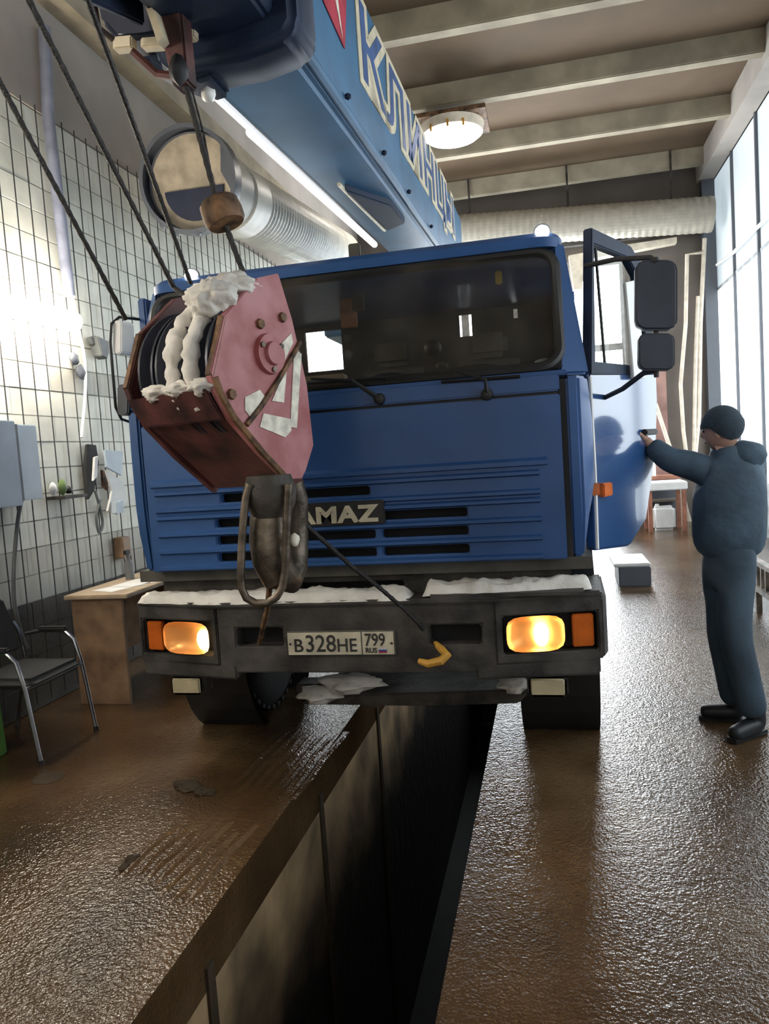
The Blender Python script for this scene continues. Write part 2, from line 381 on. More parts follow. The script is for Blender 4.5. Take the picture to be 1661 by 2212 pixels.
for k in range(4):
    for j in range(3):
        obj('pane', B().box((GX0+.12+k*1.03, YB+.07, .25+j*1.63), (GX0+1.0+k*1.03, YB+.1, 1.75+j*1.63)), M['gate_pane'], gate)
struct(obj('trim_2', B().prism([at(1228, 552, 15.0), at(1340, 530, 15.0), at(1462, 512, 15.0), at(1462, 524, 15.0), at(1262, 562, 15.0), at(1258, 625, 15.0), at(1240, 625, 15.0)], (0, .2, 0)), M['cream']))
struct(obj('wall_front', B().grid((XL-.3, YF-.3, 0), (1, 0, 0), (0, 0, 1), [0, XR-XL+.7], [0, 6.9], [(1.2, 6.2, 0, 4.4)], (0, .3, 0)), M['dark_concrete']))
g2 = struct(obj('added_fill_gate', B().grid((XL+.9, YF-.2, 0), (1, 0, 0), (0, 0, 1), [0, 5.0], [0, 4.4], [(.12+k*1.22, 1.2+k*1.22, .9+j*1.15, 1.9+j*1.15) for k in range(4) for j in range(3)], (0, .06, 0)), M['gate_frame']))  # unseen gate behind the camera, its panes give the soft front fill
for k in range(4):
    for j in range(3): obj('pane', B().box((XL+1.02+k*1.22, YF-.18, .9+j*1.15), (XL+2.1+k*1.22, YF-.16, 1.9+j*1.15)), M['front_fill'], g2)

# ------------------------------------------------------------------ lamps of the room and two unseen ones added for fill
def round_lamp(p, label, grp='round ceiling lamps'):
    t = root('ceiling_lamp', label, 'lamp', p, grp)
    obj('mounting_board', B().box((p[0]-.5, p[1]-.42, p[2]+.10), (p[0]+.5, p[1]+.42, p[2]+.16)), M['rust'], t)
    obj('rim', B().lathe(p, (0, 0, 1), [(-.02, .40), (-.02, .425), (.10, .45), (.10, .40)], 40, False), M['cream'], t, smooth=True)
    obj('diffuser', B().lathe(p, (0, 0, -1), [(-.05, .40), (.02, .40), (.065, .36), (.09, .2), (.095, 0)], 40), M['lamp'], t, smooth=True)
    for a in (-2.2, -1.6, -1.1):
        q = V(p)+V((math.cos(a)*.43, math.sin(a)*.43, 0)); obj('clip', B().box((q.x-.015, q.y-.015, q.z-.07), (q.x+.015, q.y+.015, q.z+.02)), M['yellow'], t)
    return t
pl = at(977, 288, 10.9); round_lamp((pl.x, pl.y, pl.z), 'round bright ceiling lamp on a brown board beside the crane boom', None)
round_lamp((-2.2, 1.2, 6.3), 'unseen round ceiling lamp added above the hook block for front light', None)  # extra lamp outside the view, added to light the front
def wall_tube(y0, y1, z, label):
    t = root('tube_lamp', label, 'lamp', (XL+.1, (y0+y1)/2, z))
    obj('housing', B().box((XL, y0-.04, z-.05), (XL+.06, y1+.04, z+.06)), M['white_plastic'], t, bevel=.01)
    obj('tube', B().tube([(XL+.14, y0, z), (XL+.14, y1, z)], .075, 12), M['tube'], t, smooth=True)
    return t
pe = atx(150, 697, XL+.1)
wall_tube(pe.y-1.25, pe.y, pe.z, 'glowing tube lamp on the white left wall')
wall_tube(.6, 1.9, pe.z, 'unseen second tube lamp added on the left wall for front fill')  # added outside the view to fill the front from the left

# ------------------------------------------------------------------ crane truck
TX = -1.02                                  # centre line of the truck
truck = root('crane_truck', 'big blue mobile crane truck with lit headlights standing over the pit', 'truck', (TX, 5.0, 0))
def tp(name, b, m, parent=None, **k): return obj(name, b, M[m] if isinstance(m, str) else m, parent or truck, **k)
YG = 3.62                                   # plane of the grille
# chassis, axle, wheels
tp('chassis', B().box((TX-.45, 3.75, .62), (TX-.33, 11.8, .92)).box((TX+.33, 3.75, .62), (TX+.45, 11.8, .92)).box((TX-.45, 4.0, .7), (TX+.45, 4.3, .85)).box((TX-.9, 6.2, .92), (TX+.9, 11.6, 1.15)), 'grime', bevel=.01)
tp('front_axle', B().tube([(TX-1.0, 4.72, .52), (TX-.55, 4.72, .42), (TX+.55, 4.72, .42), (TX+1.0, 4.72, .52)], .075, 10).box((TX-.5, 4.5, .5), (TX-.38, 5.4, .58)).box((TX+.38, 4.5, .5), (TX+.5, 5.4, .58)), 'grime', smooth=True)
def wheel(x, y, side, name='wheel'):
    R_, w = .52, .29
    o = tp(name, B().lathe((x-w/2, y, R_), (1, 0, 0), [(0, .30), (0, .42), (.02, .49), (.05, .515), (w-.05, .515), (w-.02, .49), (w, .42), (w, .30)], 40), 'tyre', smooth=True)
    t = B()
    for k in range(36):
        a = 2*math.pi*k/36; T = Matrix.Translation((x, y, R_)) @ Matrix.Rotation(a, 4, 'X')
        t.box((-w/2+.02, -.02, .505), (w/2-.02, .02, .526), T)
    tp('tread', t, 'tyre', o)
    tp('rim', B().lathe((x-side*.06, y, R_), (side, 0, 0), [(0, .31), (.12, .31), (.14, .27), (.08, .22), (.10, .12), (.16, .11), (.17, 0)], 28), 'grime', o, smooth=True)
for yy in (4.72, 9.3, 10.65):
    wheel(TX-.99, yy, -1); wheel(TX+.99, yy, 1)
# under-bumper pieces
tp('underrun_plate', B().prism([at(650, 1522, 4.0), at(690, 1505, 4.0), at(830, 1498, 4.0), at(1100, 1490, 4.0), at(1140, 1500, 4.0), at(1120, 1520, 4.0), at(900, 1526, 4.0)], (0, .5, .0)), 'grime', bevel=.008)
tp('tow_bracket', B().box(tuple(at(640, 1500, 4.15)), tuple(at(1150, 1462, 4.3))), 'grime', bevel=.01)
for px_, py_, rx, rz, nm in ((755, 1476, .17, .05, 'snow'), (690, 1500, .13, .045, 'snow'), (1110, 1478, .09, .04, 'snow')):
    c = at(px_, py_, 3.98); stuff(tp(nm, B().lump(c, (rx, .09, rz), px_ % 7, .5, 3), 'snow', smooth=True, ang=170))
# bumper: centre face with openings, swept ends, top lip, lower steps
BZ0, BZ1, YBF = .60, .915, 3.58
def bq(x, z): return (x, z)
hl = [(-1.22+.165, -1.22+.47, .70, .865), (.75, 1.055, .70, .865)]
tow = [(-.62, -.36, .70, .80), (.40, .66, .70, .80)]
bump = tp('bumper', B().grid((TX, YBF, 0), (1, 0, 0), (0, 0, 1), [-.72, .73], [BZ0-.04, BZ1], tow, (0, .10, 0)), 'bumper', bevel=.008)
for s_ in (-1, 1):
    x0 = TX+s_*.725; x1 = TX+s_*1.235
    U = V((x1-x0, .10, 0)); L_ = U.length; U.normalize()
    tp('bumper_end', B().grid((x0, YBF, 0), U, (0, 0, 1), [0, L_], [BZ0, BZ1], [(.035, .495, .645, .835)], (0, .12, 0)), 'bumper', bump, bevel=.008)
    tp('bumper_end', B().prism([(x1, YBF+.10, BZ0), (x1+s_*.025, YBF+.2, BZ0), (x1+s_*.025, YBF+.55, BZ0+.04), (x1-s_*.03, YBF+.55, BZ0+.04), (x1-s_*.03, YBF+.12, BZ0)], (0, 0, BZ1-BZ0-.02)), 'bumper', bump, bevel=.01)
    tp('lower_step', B().prism([(x0-s_*.1, YBF-.012, BZ0-.075), (x1-s_*.02, YBF+.08, BZ0-.075), (x1-s_*.02, YBF+.3, BZ0-.075), (x0-s_*.1, YBF+.3, BZ0-.075)], (0, 0, .085)), 'bumper', bump, bevel=.012)
    # head lamp: housing, reflector, glass, bulb, amber indicator
    f = lambda u, d, z: V((x0, YBF, z))+U*u+V((0, d, 0))
    box_ = tp('lamp_housing', B().grid(f(.035, .115, .645), U, (0, 0, 1), [0, .46], [0, .19], [], (0, .1, 0)), 'black', bump)
    h0, h1 = (.045, .345) if s_ < 0 else (.045, .325)
    c = f((h0+h1)/2, .05, .74)
    prof = [(0, 1.0), (.015, .95), (.04, .75), (.055, .4), (.06, .05)]
    rr = B(); n = 28
    N_ = U.cross(V((0, 0, 1))).normalized(); N_ = N_ if N_.y > 0 else -N_
    vs = []; fs = []
    for d, k in prof:
        for j in range(n):
            a = 2*math.pi*j/n; ca, sa = math.cos(a), math.sin(a); e = 1/max(abs(ca)**4+abs(sa)**4, .01)**.25
            vs.append(c-N_*.02+N_*(d*.9-.03)+U*(ca*e*k*.5*(h1-h0))+V((0, 0, sa*e*k*.088)))
    for i in range(len(prof)-1): fs += [(i*n+j, i*n+(j+1) % n, (i+1)*n+(j+1) % n, (i+1)*n+j) for j in range(n)]
    fs.append(tuple(range((len(prof)-1)*n, len(prof)*n)))
    rf = tp('headlight', rr.add(vs, fs), 'reflector', bump, smooth=True)
    fl = B().add([v-N_*.012 for v in vs[:n]]+[c-N_*.055], [(j, (j+1) % n, n) for j in range(n)])
    tp('lens', fl, 'headglass', bump)
    bx = c+U*(s_*-.02)+N_*-.028
    tp('bulb', B().lump(c+V((.09 if s_ < 0 else .03, .014 if s_ > 0 else -.012, -.012))-N_*.028, (.036, .012, .058), 1, 0, 2), 'bulb', bump, smooth=True)
    a0, a1 = (.37, .475)
    tp('indicator', B().grid(f(a0, .015, .66), U, (0, 0, 1), [0, a1-a0], [0, .16], [], (0, .04, 0)), 'amber', bump, bevel=.006)
    # fog lamp under the bumper
    fx = x0+s_*.235
    fg = tp('fog_lamp', B().box((fx-.10, YBF+.075, .41), (fx+.10, YBF+.2, .53)), 'grime', bump, bevel=.02)
    tp('lens', B().box((fx-.09, YBF+.05, .42), (fx+.09, YBF+.08, .52)), 'fog_lens', bump, bevel=.02, seg=3)
    tp('mount', B().box((fx-.02, YBF+.1, .52), (fx+.02, YBF+.15, .6)), 'grime', bump)
tp('top_lip', B().prism([(TX-1.235, YBF+.09, BZ1-.01), (TX-.73, YBF-.02, BZ1-.01), (TX+.73, YBF-.02, BZ1-.01), (TX+1.235, YBF+.09, BZ1-.01), (TX+1.25, YBF+.5, BZ1-.01), (TX-1.25, YBF+.5, BZ1-.01)], (0, 0, .03)), 'bumper', bump, bevel=.01)
tp('tow_recess', B().grid((TX, YBF+.10, 0), (1, 0, 0), (0, 0, 1), [-.72, .73], [.64, .86], [], (0, .02, 0)), 'hole', bump)
tp('valance', B().grid((TX, YBF+.16, 0), (1, 0, 0), (0, 0, 1), [-1.1, 1.1], [.93, 1.10], [(-.3, .26, .945, 1.0), (-.26, .3, 1.03, 1.075)], (0, .05, 0)), 'grime', bump, bevel=.006)
tp('valance_backing', B().box((TX-1.1, YBF+.25, .90), (TX+1.1, YBF+.27, 1.12)), 'hole', bump)
# number plate
P0 = V((TX-.335, YBF-.014, .655)); PW, PH = .565, .125
npl = tp('number_plate', B().box(P0, P0+V((PW, .008, PH))), 'plate_white', bevel=.003)
XA, ZA = V((1, 0, 0)), V((0, 0, 1)); off_ = V((0, -.002, 0))
tp('plate_border', B().grid(P0+off_, XA, ZA, [0, PW], [0, PH], [(.004, PW*.70-.002, .004, PH-.004), (PW*.70+.002, PW-.004, .004, PH-.004)], (0, .002, 0)), 'plate_black', npl)
for s, x, z, sz, fx in (('B', .034, .020, .096, 1.0), ('328', .096, .020, .124, .90), ('HE', .263, .020, .096, .92), ('799', .410, .048, .090, .80), ('RUS', .412, .013, .036, .95)):
    text('lettering', s, P0+off_+V((x, 0, z)), XA, ZA, sz, .0012, M['plate_black'], npl, off=.0008, sx=fx)
for k, c in enumerate(('flag_r', 'flag_b', 'flag_w')):
    tp('flag_stripe', B().box(P0+V((.480, -.003, .012+k*.008)), P0+V((.522, .0, .020+k*.008))), c, npl)
for x in (.018, PW-.016): tp('plate_bolt', B().lathe(P0+V((x, 0, .06)), (0, -1, 0), [(0, .006), (.004, .006)], 10), 'plate_black', npl)
# tow hook with yellow strap
tp('tow_hook', B().tube([at(905, 1428, 3.52), at(925, 1434, 3.5), at(952, 1428, 3.5), at(966, 1415, 3.52), at(955, 1404, 3.55), at(940, 1390, 3.62)], [.014, .02, .022, .022, .02, .014], 8), 'yellow', smooth=True)

# cab front: grille panel with real slots and raised bars
HW = 1.083; Z0, ZH = 1.10, 1.885
pxz = lambda py: at(830, py, YG).z
slots = []
rows = [(1.455, 1.50), (1.325, 1.37), (1.235, 1.28), (1.145, 1.19)]
slots.append((-.66, .14, *rows[0]))
for z0, z1 in rows[1:]: slots += [(-.70, .155, z0, z1), (.19, .62, z0, z1)]
front = tp('grille_panel', B().grid((TX, YG, 0), XA, ZA, [-HW, HW], [Z0, ZH-.006], slots, (0, .05, 0)), 'blue', bevel=.006)
tp('radiator', B().box((TX-.95, YG+.10, Z0), (TX+.95, YG+.14, 1.6)), 'hole')
for z in (1.515, 1.425, 1.385, 1.295, 1.205, 1.115):
    tp('grille_bar', B().prism([(TX-1.03, YG, z-.012), (TX-1.03, YG-.022, z-.004), (TX-1.03, YG-.022, z+.010), (TX-1.03, YG, z+.018)], (2.0, 0, 0)), 'blue', front)
tp('grille_frame', B().prism([(TX-1.05, YG, 1.55), (TX-1.05, YG-.02, 1.555), (TX-1.05, YG-.02, 1.575), (TX-1.05, YG, 1.59)], (2.06, 0, 0)), 'blue', front)
badge = tp('badge_plate', B().box((TX-.36, YG-.03, 1.31), (TX+.215, YG, 1.43)), 'black', front, bevel=.006)
text('lettering', 'KAMAZ', (TX-.345, YG-.034, 1.328), XA, ZA, .112, .006, M['lettering'], front, off=.0045, sx=1.30, sp=1.09)
tp('hood_panel', B().grid((TX, YG, 0), XA, ZA, [-HW, HW], [ZH+.008, 1.97], [], (0, .05, 0)), 'blue', bevel=.008)
tp('hood_gap', B().box((TX-HW+.01, YG+.03, ZH-.02), (TX+HW-.01, YG+.04, ZH+.02)), 'black')
# wind deflectors at the corners
for s_ in (-1, 1):
    x0 = TX+s_*(HW+.028); x1 = TX+s_*1.225; p = []
    prof = [(Z0+.0, .10), (Z0+.2, .03), (1.45, .0), (1.75, .0), (1.96, .015)]
    b = B(); vs = []; fs = []
    for z, d in prof:
        vs += [V((x0, YG+.03+d*.3, z)), V((x0+s_*.06, YG+.035+d*.4, z)), V((x1-s_*d*.9, YG+.13, z)), V((x1+s_*.02-s_*d, YG+.36, z)), V((x0, YG+.36, z)), V((x0, YG+.2, z))]
    for i in range(len(prof)-1): fs += [(i*6+j, i*6+(j+1) % 6, (i+1)*6+(j+1) % 6, (i+1)*6+j) for j in range(6)]
    fs += [tuple(range(6)), tuple(range(len(vs)-6, len(vs)))]
    tp('corner_deflector', b.add(vs, fs), 'blue', bevel=.012)
    tp('deflector_gap', B().box((TX+s_*HW-.005*s_, YG+.06, Z0), (TX+s_*(HW+.03), YG+.10, 1.95)), 'black')
    tp('side_lamp', B().box((x1-.02 if s_ < 0 else x1-.02, YG+.2, 1.38), (x1+.03 if s_ > 0 else x1+.02, YG+.27, 1.44)), 'amber', bevel=.005)
# windscreen, pillars, roof, back and side walls
WZ0, WZ1, WY0, WY1 = 2.0, 2.625, 3.645, 3.90
WH0, WH1 = 1.115, 1.115
def wpt(u, t, d=0):          # u -1..1 across, t 0..1 up, d outwards
    n = V((0, -(WZ1-WZ0), WY1-WY0)).normalized()
    bow = .05*(u*u)
    return V((TX+u*(WH0+(WH1-WH0)*t), WY0+(WY1-WY0)*t+bow, WZ0+(WZ1-WZ0)*t))+n*d
def rrect(w, h, r, k=6):
    o = []
    for cx_, cy_, a0 in ((w-r, h-r, 0), (-w+r, h-r, 90), (-w+r, -h+r, 180), (w-r, -h+r, 270)):
        o += [(cx_+r*math.cos(rad(a0+90*i/k)), cy_+r*math.sin(rad(a0+90*i/k))) for i in range(k+1)]
    return o
ring = [wpt(x/WH0, (y/.34)*.5+.5) for x, y in rrect(WH0-.02, .325, .10)]
tp('window_gasket', B().tube(ring, .026, 8, True), 'gasket', smooth=True)
nU, nT = 16, 3
vs = [wpt(-.99+1.98*i/nU, .01+.98*j/nT) for j in range(nT+1) for i in range(nU+1)]
tp('windshield', B().add(vs, [(j*(nU+1)+i, j*(nU+1)+i+1, (j+1)*(nU+1)+i+1, (j+1)*(nU+1)+i) for j in range(nT) for i in range(nU)]), 'windshield', smooth=True)
YR = 5.45
tp('scuttle', B().prism([(TX-1.12, YG+.01, 1.965), (TX-1.12, WY0-.012, WZ0-.01), (TX-1.12, WY0+.12, WZ0-.01), (TX-1.12, YG+.2, 1.965)], (2.24, 0, 0)), 'blue', bevel=.006)
# roof with rounded front and corners
rv = []; prof = [(WZ1-.0, .00, 1.13), (WZ1+.05, .01, 1.135), (WZ1+.08, .05, 1.12), (WZ1+.098, .13, 1.08), (WZ1+.105, .28, 1.0)]
b = B(); pl_ = []
for z, ins, hw in prof:
    y0 = WY1-.01+ins; y1 = YR-ins*.6; c = []
    for cx_, cy_, a0 in ((TX+hw-.12, y0+.12, 270), (TX+hw-.12, y1-.12, 0), (TX-hw+.12, y1-.12, 90), (TX-hw+.12, y0+.12, 180)):
        c += [V((cx_+.12*math.cos(rad(a0+90*i/5)), cy_+.12*math.sin(rad(a0+90*i/5)), z)) for i in range(6)]
    pl_.append(c)
n = len(pl_[0]); vs = [q for c in pl_ for q in c]
fs = [(i*n+j, i*n+(j+1) % n, (i+1)*n+(j+1) % n, (i+1)*n+j) for i in range(len(pl_)-1) for j in range(n)]+[tuple(range(n)), tuple(range((len(pl_)-1)*n, len(vs)))]
tp('roof', b.add(vs, fs), 'blue', smooth=True)
tp('header', B().prism([wpt(-1.01, .965, -.01), wpt(1.01, .965, -.01), wpt(1.01, 1.03, -.01), wpt(-1.01, 1.03, -.01)], (0, .05, .0)), 'blue')
for s_ in (-1, 1):
    x = TX+s_*1.225
    tp('front_pillar', B().add([(TX+s_*1.085, WY0+.035, 1.97), (x, WY0+.11, 1.97), (x, WY0+.24, 1.97), (TX+s_*1.10, WY0+.2, 1.97),
        (TX+s_*1.085, WY1+.04, WZ1+.03), (TX+s_*1.14, WY1+.07, WZ1+.03), (TX+s_*1.14, WY1+.2, WZ1+.03), (TX+s_*1.09, WY1+.2, WZ1+.03)], [(0,1,2,3),(4,5,6,7),(0,1,5,4),(1,2,6,5),(2,3,7,6),(3,0,4,7)]), 'blue', bevel=.015)
    tp('rear_pillar', B().box((x-.06, YR-.35, 1.15), (x+.005, YR, WZ1+.02)), 'blue', bevel=.02)
    tp('wheel_arch', B().lathe((TX+s_*.8, 4.72, .52), (s_, 0, 0), [(0, .66), (.43, .66), (.43, .62), (0, .62)], 32, False), 'black')
tp('cab_side', B().grid((TX-1.225, 3.95, 0), (0, 1, 0), ZA, [0, YR-3.95-.3], [1.08, WZ1], [(.12, 1.0, 1.98, 2.58)], (.05, 0, 0)), 'blue', bevel=.01)
rw = [(-.80, -.55, 1.93, 2.36), (.30, .42, 2.06, 2.42), (.66, .71, 2.25, 2.40)]
q0, q1 = at(668, 806, YR), at(740, 712, YR); q2, q3 = at(995, 730, YR), at(1019, 680, YR); q4, q5 = at(1110, 690, YR), at(1118, 668, YR)
rw = [(q0.x-TX, q1.x-TX, q0.z, q1.z), (q2.x-TX, q3.x-TX, q2.z, q3.z), (q4.x-TX, q5.x-TX, q4.z, q5.z)]
tp('cab_back_wall', B().grid((TX, YR-.05, 0), XA, ZA, [-1.2, 1.2], [1.05, WZ1+.03], rw, (0, .04, 0)), 'interior')
tp('cab_floor', B().box((TX-1.2, YG+.06, 1.04), (TX+1.2, YR, 1.10)), 'interior')
# inside the cab
tp('dashboard', B().prism([(TX-1.06, 3.72, 1.6), (TX-1.06, 3.72, 2.0), (TX-1.06, 3.95, 2.04), (TX-1.06, 4.12, 1.98), (TX-1.06, 4.12, 1.6)], (2.12, 0, 0)), 'dash', bevel=.03)
for xx in (TX-.72, TX+.02, TX+.66):
    st = tp('seat', B().box((xx-.24, 4.55, 1.5), (xx+.24, 5.05, 1.64)).box((xx-.24, 5.0, 1.6), (xx+.24, 5.14, 2.22)), 'seat', bevel=.04)
    tp('headrest', B().box((xx-.13, 5.0, 2.24), (xx+.13, 5.1, 2.4)), 'seat', st, bevel=.035)
sw = V((TX+.62, 4.28, 2.03)); ax_ = V((0, -.45, .9)).normalized(); u_ = V((1, 0, 0)); w_ = ax_.cross(u_)
swo = tp('steering_wheel', B().tube([sw+(u_*math.cos(a)+w_*math.sin(a))*.22 for a in [2*math.pi*k/28 for k in range(28)]], .016, 8, True), 'black', smooth=True)
tp('spoke', B().tube([sw-u_*.21, sw-ax_*.04, sw+u_*.21], .012, 6).tube([sw-ax_*.04, sw+w_*-.21], .012, 6).tube([sw-ax_*.02, sw-ax_*.5], .03, 8), 'black', swo)
for q, sz, m_, nm in (((752, 662, 4.6), (.05, .02, .13), 'orange', 'hanging_cloth'), ((1077, 600, 4.1), (.018, .01, .035), 'yellow_tag', 'sticker'), ((735, 823, 3.9), (.03, .03, .022), 'yellow_tag', 'yellow_box'), ((770, 600, 4.5), (.035, .02, .2), 'seat', 'curtain'), ((840, 815, 3.95), (.10, .08, .025), 'navy', 'gloves'), ((935, 752, 4.1), (.05, .05, .045), 'black', 'fan'), ((700, 820, 3.9), (.12, .05, .02), 'wood_lt', 'papers'), ((1175, 785, 3.85), (.05, .06, .025), 'cabinet_lt', 'cloth'), ((955, 790, 3.95), (.035, .05, .02), 'seat', 'rag')):
    p = at(*q); tp(nm, B().lump(p, sz, 3, .15, 2) if nm in ('gloves', 'fan', 'cloth', 'rag') else B().box(p-V(sz), p+V(sz)), m_, bevel=0 if nm in ('gloves', 'fan', 'cloth', 'rag') else .006, smooth=nm in ('gloves', 'fan', 'cloth', 'rag'))
# roof lamps, wipers
for px_, py_ in ((1171, 502), (413, 596)):
    p = at(px_, py_, 3.98)
    l = tp('roof_lamp', B().lathe(p+V((0, .05, 0)), (0, -1, 0), [(0, .03), (.03, .045), (.05, .045)], 16), 'black', smooth=True)
    tp('lens', B().lump(p-V((0, .01, 0)), (.036, .022, .034), 0, 0, 2), 'led', l, smooth=True)
for a_, c_, d_ in (((820, 862), (760, 822), (672, 818)), ((1052, 852), (1048, 820), (985, 800))):
    y_ = 3.57
    wq = tp('wiper', B().tube([at(*a_, y_+.03), at(*c_, y_), at(*d_, y_+.02)], [.014, .009, .006], 6), 'black')
    tp('wiper_blade', B().tube([at(c_[0]-95, c_[1]+5, y_+.05), at(c_[0]+75, c_[1]-7, y_+.05)], .009, 5), 'black', wq)
    tp('pivot', B().lathe(at(*a_, y_+.05), (0, -1, 0), [(0, .03), (.03, .026), (.035, .01)], 12), 'black', wq)

# open door on the right of the picture: hinge at the front pillar, swung out
TH = rad(30); DU = V((math.sin(TH), math.cos(TH), 0)); DN = V((math.cos(TH), -math.sin(TH), 0)); HP = V((TX+1.235, 3.93, 0))
D = lambda u, z, d=0: HP+DU*u+V((0, 0, z))+DN*d
out = [D(.0, 1.09), D(.40, 1.06), D(.62, 1.18), D(.72, 1.4), D(.80, 1.62), D(.84, 1.85), D(.84, 2.02), D(.0, 1.99)]
door = tp('door', B().prism(out, -DN*.06), 'door_blue', bevel=.012)
fr = [D(.02, 1.98), D(.84, 2.0), D(.70, 2.62), D(.56, 2.70), D(.10, 2.72)]; inn = [D(.08, 2.05), D(.74, 2.05), D(.635, 2.55), D(.52, 2.63), D(.12, 2.64)]
b = B(); k = len(fr); dv = -DN*.05
vs = fr+inn+[p+dv for p in fr]+[p+dv for p in inn]
fs = []
for i in range(k):
    j = (i+1) % k; fs += [(i, j, k+j, k+i), (2*k+i, 2*k+j, 3*k+j, 3*k+i), (i, j, 2*k+j, 2*k+i), (k+i, k+j, 3*k+j, 3*k+i)]
tp('window_frame', b.add(vs, fs), 'dark_blue', door, bevel=.006)
tp('window_glass', B().add([p-DN*.025 for p in inn], [tuple(range(k))]), 'clear', door)
tp('quarter_bar', B().tube([D(.22, 2.05, -.02), D(.17, 2.63, -.02)], .008, 6), 'black', door)
tp('lit_rear_edge', B().prism([onp(x, y, D(0, 2, .02), DN) for x, y in ((1344, 612), (1368, 606), (1388, 818), (1362, 818))], DN*.02), 'white_plastic', door, bevel=.004)  # pale sliver: light on the door's rear edge, put into the colour
tp('weather_strip', B().tube([D(-.005, 1.10, .005), D(-.005, 1.5, .01), D(-.005, 1.97, .005)], .010, 6), 'white_plastic', door)
hd = tp('handle', B().box((0, 0, 0), (.16, .03, .035), Matrix(((DU.x, DN.x, 0, D(.6, 1.66).x), (DU.y, DN.y, 0, D(.6, 1.66).y), (0, 0, 1, 1.66), (0, 0, 0, 1)))), 'black', door, bevel=.008)
tp('indicator', B().box((0, -.01, 0), (.10, .03, .07), Matrix(((DU.x, DN.x, 0, D(.05, 1.36).x), (DU.y, DN.y, 0, D(.05, 1.36).y), (0, 0, 1, 1.36), (0, 0, 0, 1)))), 'amber', door, bevel=.006)
# mirrors
def mirror(pts, Y, th, nm, par=None):
    poly = [at(x, y, Y) for x, y in pts]; return tp(nm, B().prism(poly, (0, th, 0)), 'mirror', par, bevel=.012, seg=3)
def rr2(x0, y0, x1, y1, r):
    return [((x0+x1)/2+x, (y0+y1)/2+y) for x, y in rrect((x1-x0)/2, (y1-y0)/2, r, 3)]
ma = tp('mirror_arm', B().tube([at(1262, 575, 3.9), at(1330, 560, 3.82), at(1405, 556, 3.74), at(1418, 566, 3.72)], .012, 8).tube([at(1418, 556, 3.76), at(1418, 815, 3.76)], .012, 8).tube([at(1415, 800, 3.76), at(1390, 806, 3.8), at(1345, 840, 3.95), at(1300, 862, 4.1)], .013, 8), 'black', smooth=True)
mirror(rr2(1372, 560, 1464, 713, 22), 3.72, .06, 'mirror', ma)
mirror(rr2(1379, 719, 1458, 800, 16), 3.72, .06, 'mirror', ma)
ml = tp('mirror_arm', B().tube([at(290, 915, 3.9), at(262, 905, 3.8), at(250, 880, 3.75), at(238, 740, 3.72), at(240, 700, 3.72), at(258, 685, 3.8), at(300, 690, 3.95)], .008, 8), 'black', smooth=True)
tp('mirror', B().prism([at(x, y, 3.74) for x, y in rr2(252, 830, 277, 898, 9)], (.02, .1, 0)), 'mirror', ml, bevel=.008)
tp('mirror', B().prism([at(x, y, 3.74) for x, y in rr2(243, 692, 262, 765, 8)], (.02, .1, 0)), 'white_plastic', ml, bevel=.008)
# superstructure behind the cab
tp('turntable', B().lathe((TX, 8.9, 1.15), (0, 0, 1), [(0, .75), (.25, .75), (.25, .6), (.3, .6)], 32), 'blue_lt', smooth=True)
tp('slewing_frame', B().box((-1.66, 8.6, 1.45), (-1.5, 11.2, 3.5)).box((-.55, 8.6, 1.45), (-.4, 11.2, 3.5)).box((-1.66, 10.6, 1.45), (-.4, 11.3, 2.4)), 'blue_lt', bevel=.02)
op = tp('operator_cab', B().box((TX-1.2, 7.6, 1.3), (TX-.66, 9.0, 1.45)).box((TX-1.2, 7.6, 2.9), (TX-.66, 9.0, 3.0)).box((TX-1.2, 8.9, 1.4), (TX-.66, 9.0, 2.95)), 'blue_lt', bevel=.02)

# ------------------------------------------------------------------ boom
BX0, BEX, BZ0_, BEZ, BWD, BHT = -1.417, -.013, 3.124, .072, .50, .985
def bp(u, h, y):             # u 0..1 across, h metres above lower corner
    return V((BX0+BEX*y+u*BWD, y, BZ0_+BEZ*y+h))
def bsec(y, g=0., low=.0):
    return [bp(-g, .055-g, y), bp(.10-g*.5, -g-low, y), bp(.62, -g-low, y), bp(.93+g*.5, .03-g, y), bp(1+g*2, .085-g, y), bp(1+g*2, BHT+g, y), bp(-g*2, BHT+g, y)]
def loft(secs):
    n = len(secs[0]); vs = [q for s in secs for q in s]
    return B().add(vs, [(i*n+j, i*n+(j+1) % n, (i+1)*n+(j+1) % n, (i+1)*n+j) for i in range(len(secs)-1) for j in range(n)]+[tuple(range(n-1, -1, -1)), tuple(range(len(vs)-n, len(vs)))])
boom = tp('boom', loft([bsec(3.3), bsec(10.9)]), 'blue_lt', bevel=.02)
tp('corner_rail', B().tube([bp(1.0, .07, 3.32), bp(1.0, .07, 10.8)], .026, 8), 'blue_lt', boom, smooth=True)
for yy in (4.02, 5.0, 6.0, 7.3): tp('rail_clip', B().lump(bp(1.04, .14, yy), (.02, .02, .02), 1, .1, 1), 'dark_blue', boom)
tp('collar', loft([[p+V(((p-bp(.5, .5, y)).x*s*1.5, 0, (p-bp(.5, .5, y)).z*s*.55)) for p in bsec(y)] for y, s in ((2.98, .13), (3.02, .2), (3.24, .2), (3.30, .06))]), 'dark_blue', boom, bevel=.035, seg=3)
tp('inner_section', loft([[p-(p-bp(.5, .5, y))*.10 for p in bsec(y)] for y in (2.0, 3.4)]), 'dark_blue', boom, bevel=.015)
tp('rest_bracket', B().prism([bp(.45, -.05, 5.05), bp(.85, -.03, 5.7), bp(.85, -.03, 6.3), bp(.5, -.05, 6.4)], (0, 0, .06)), 'dark_blue', boom, bevel=.01)
tp('bracket_edge', B().tube([bp(.42, -.03, 4.95), bp(.46, -.04, 6.4)], .014, 6), 'lettering', boom)
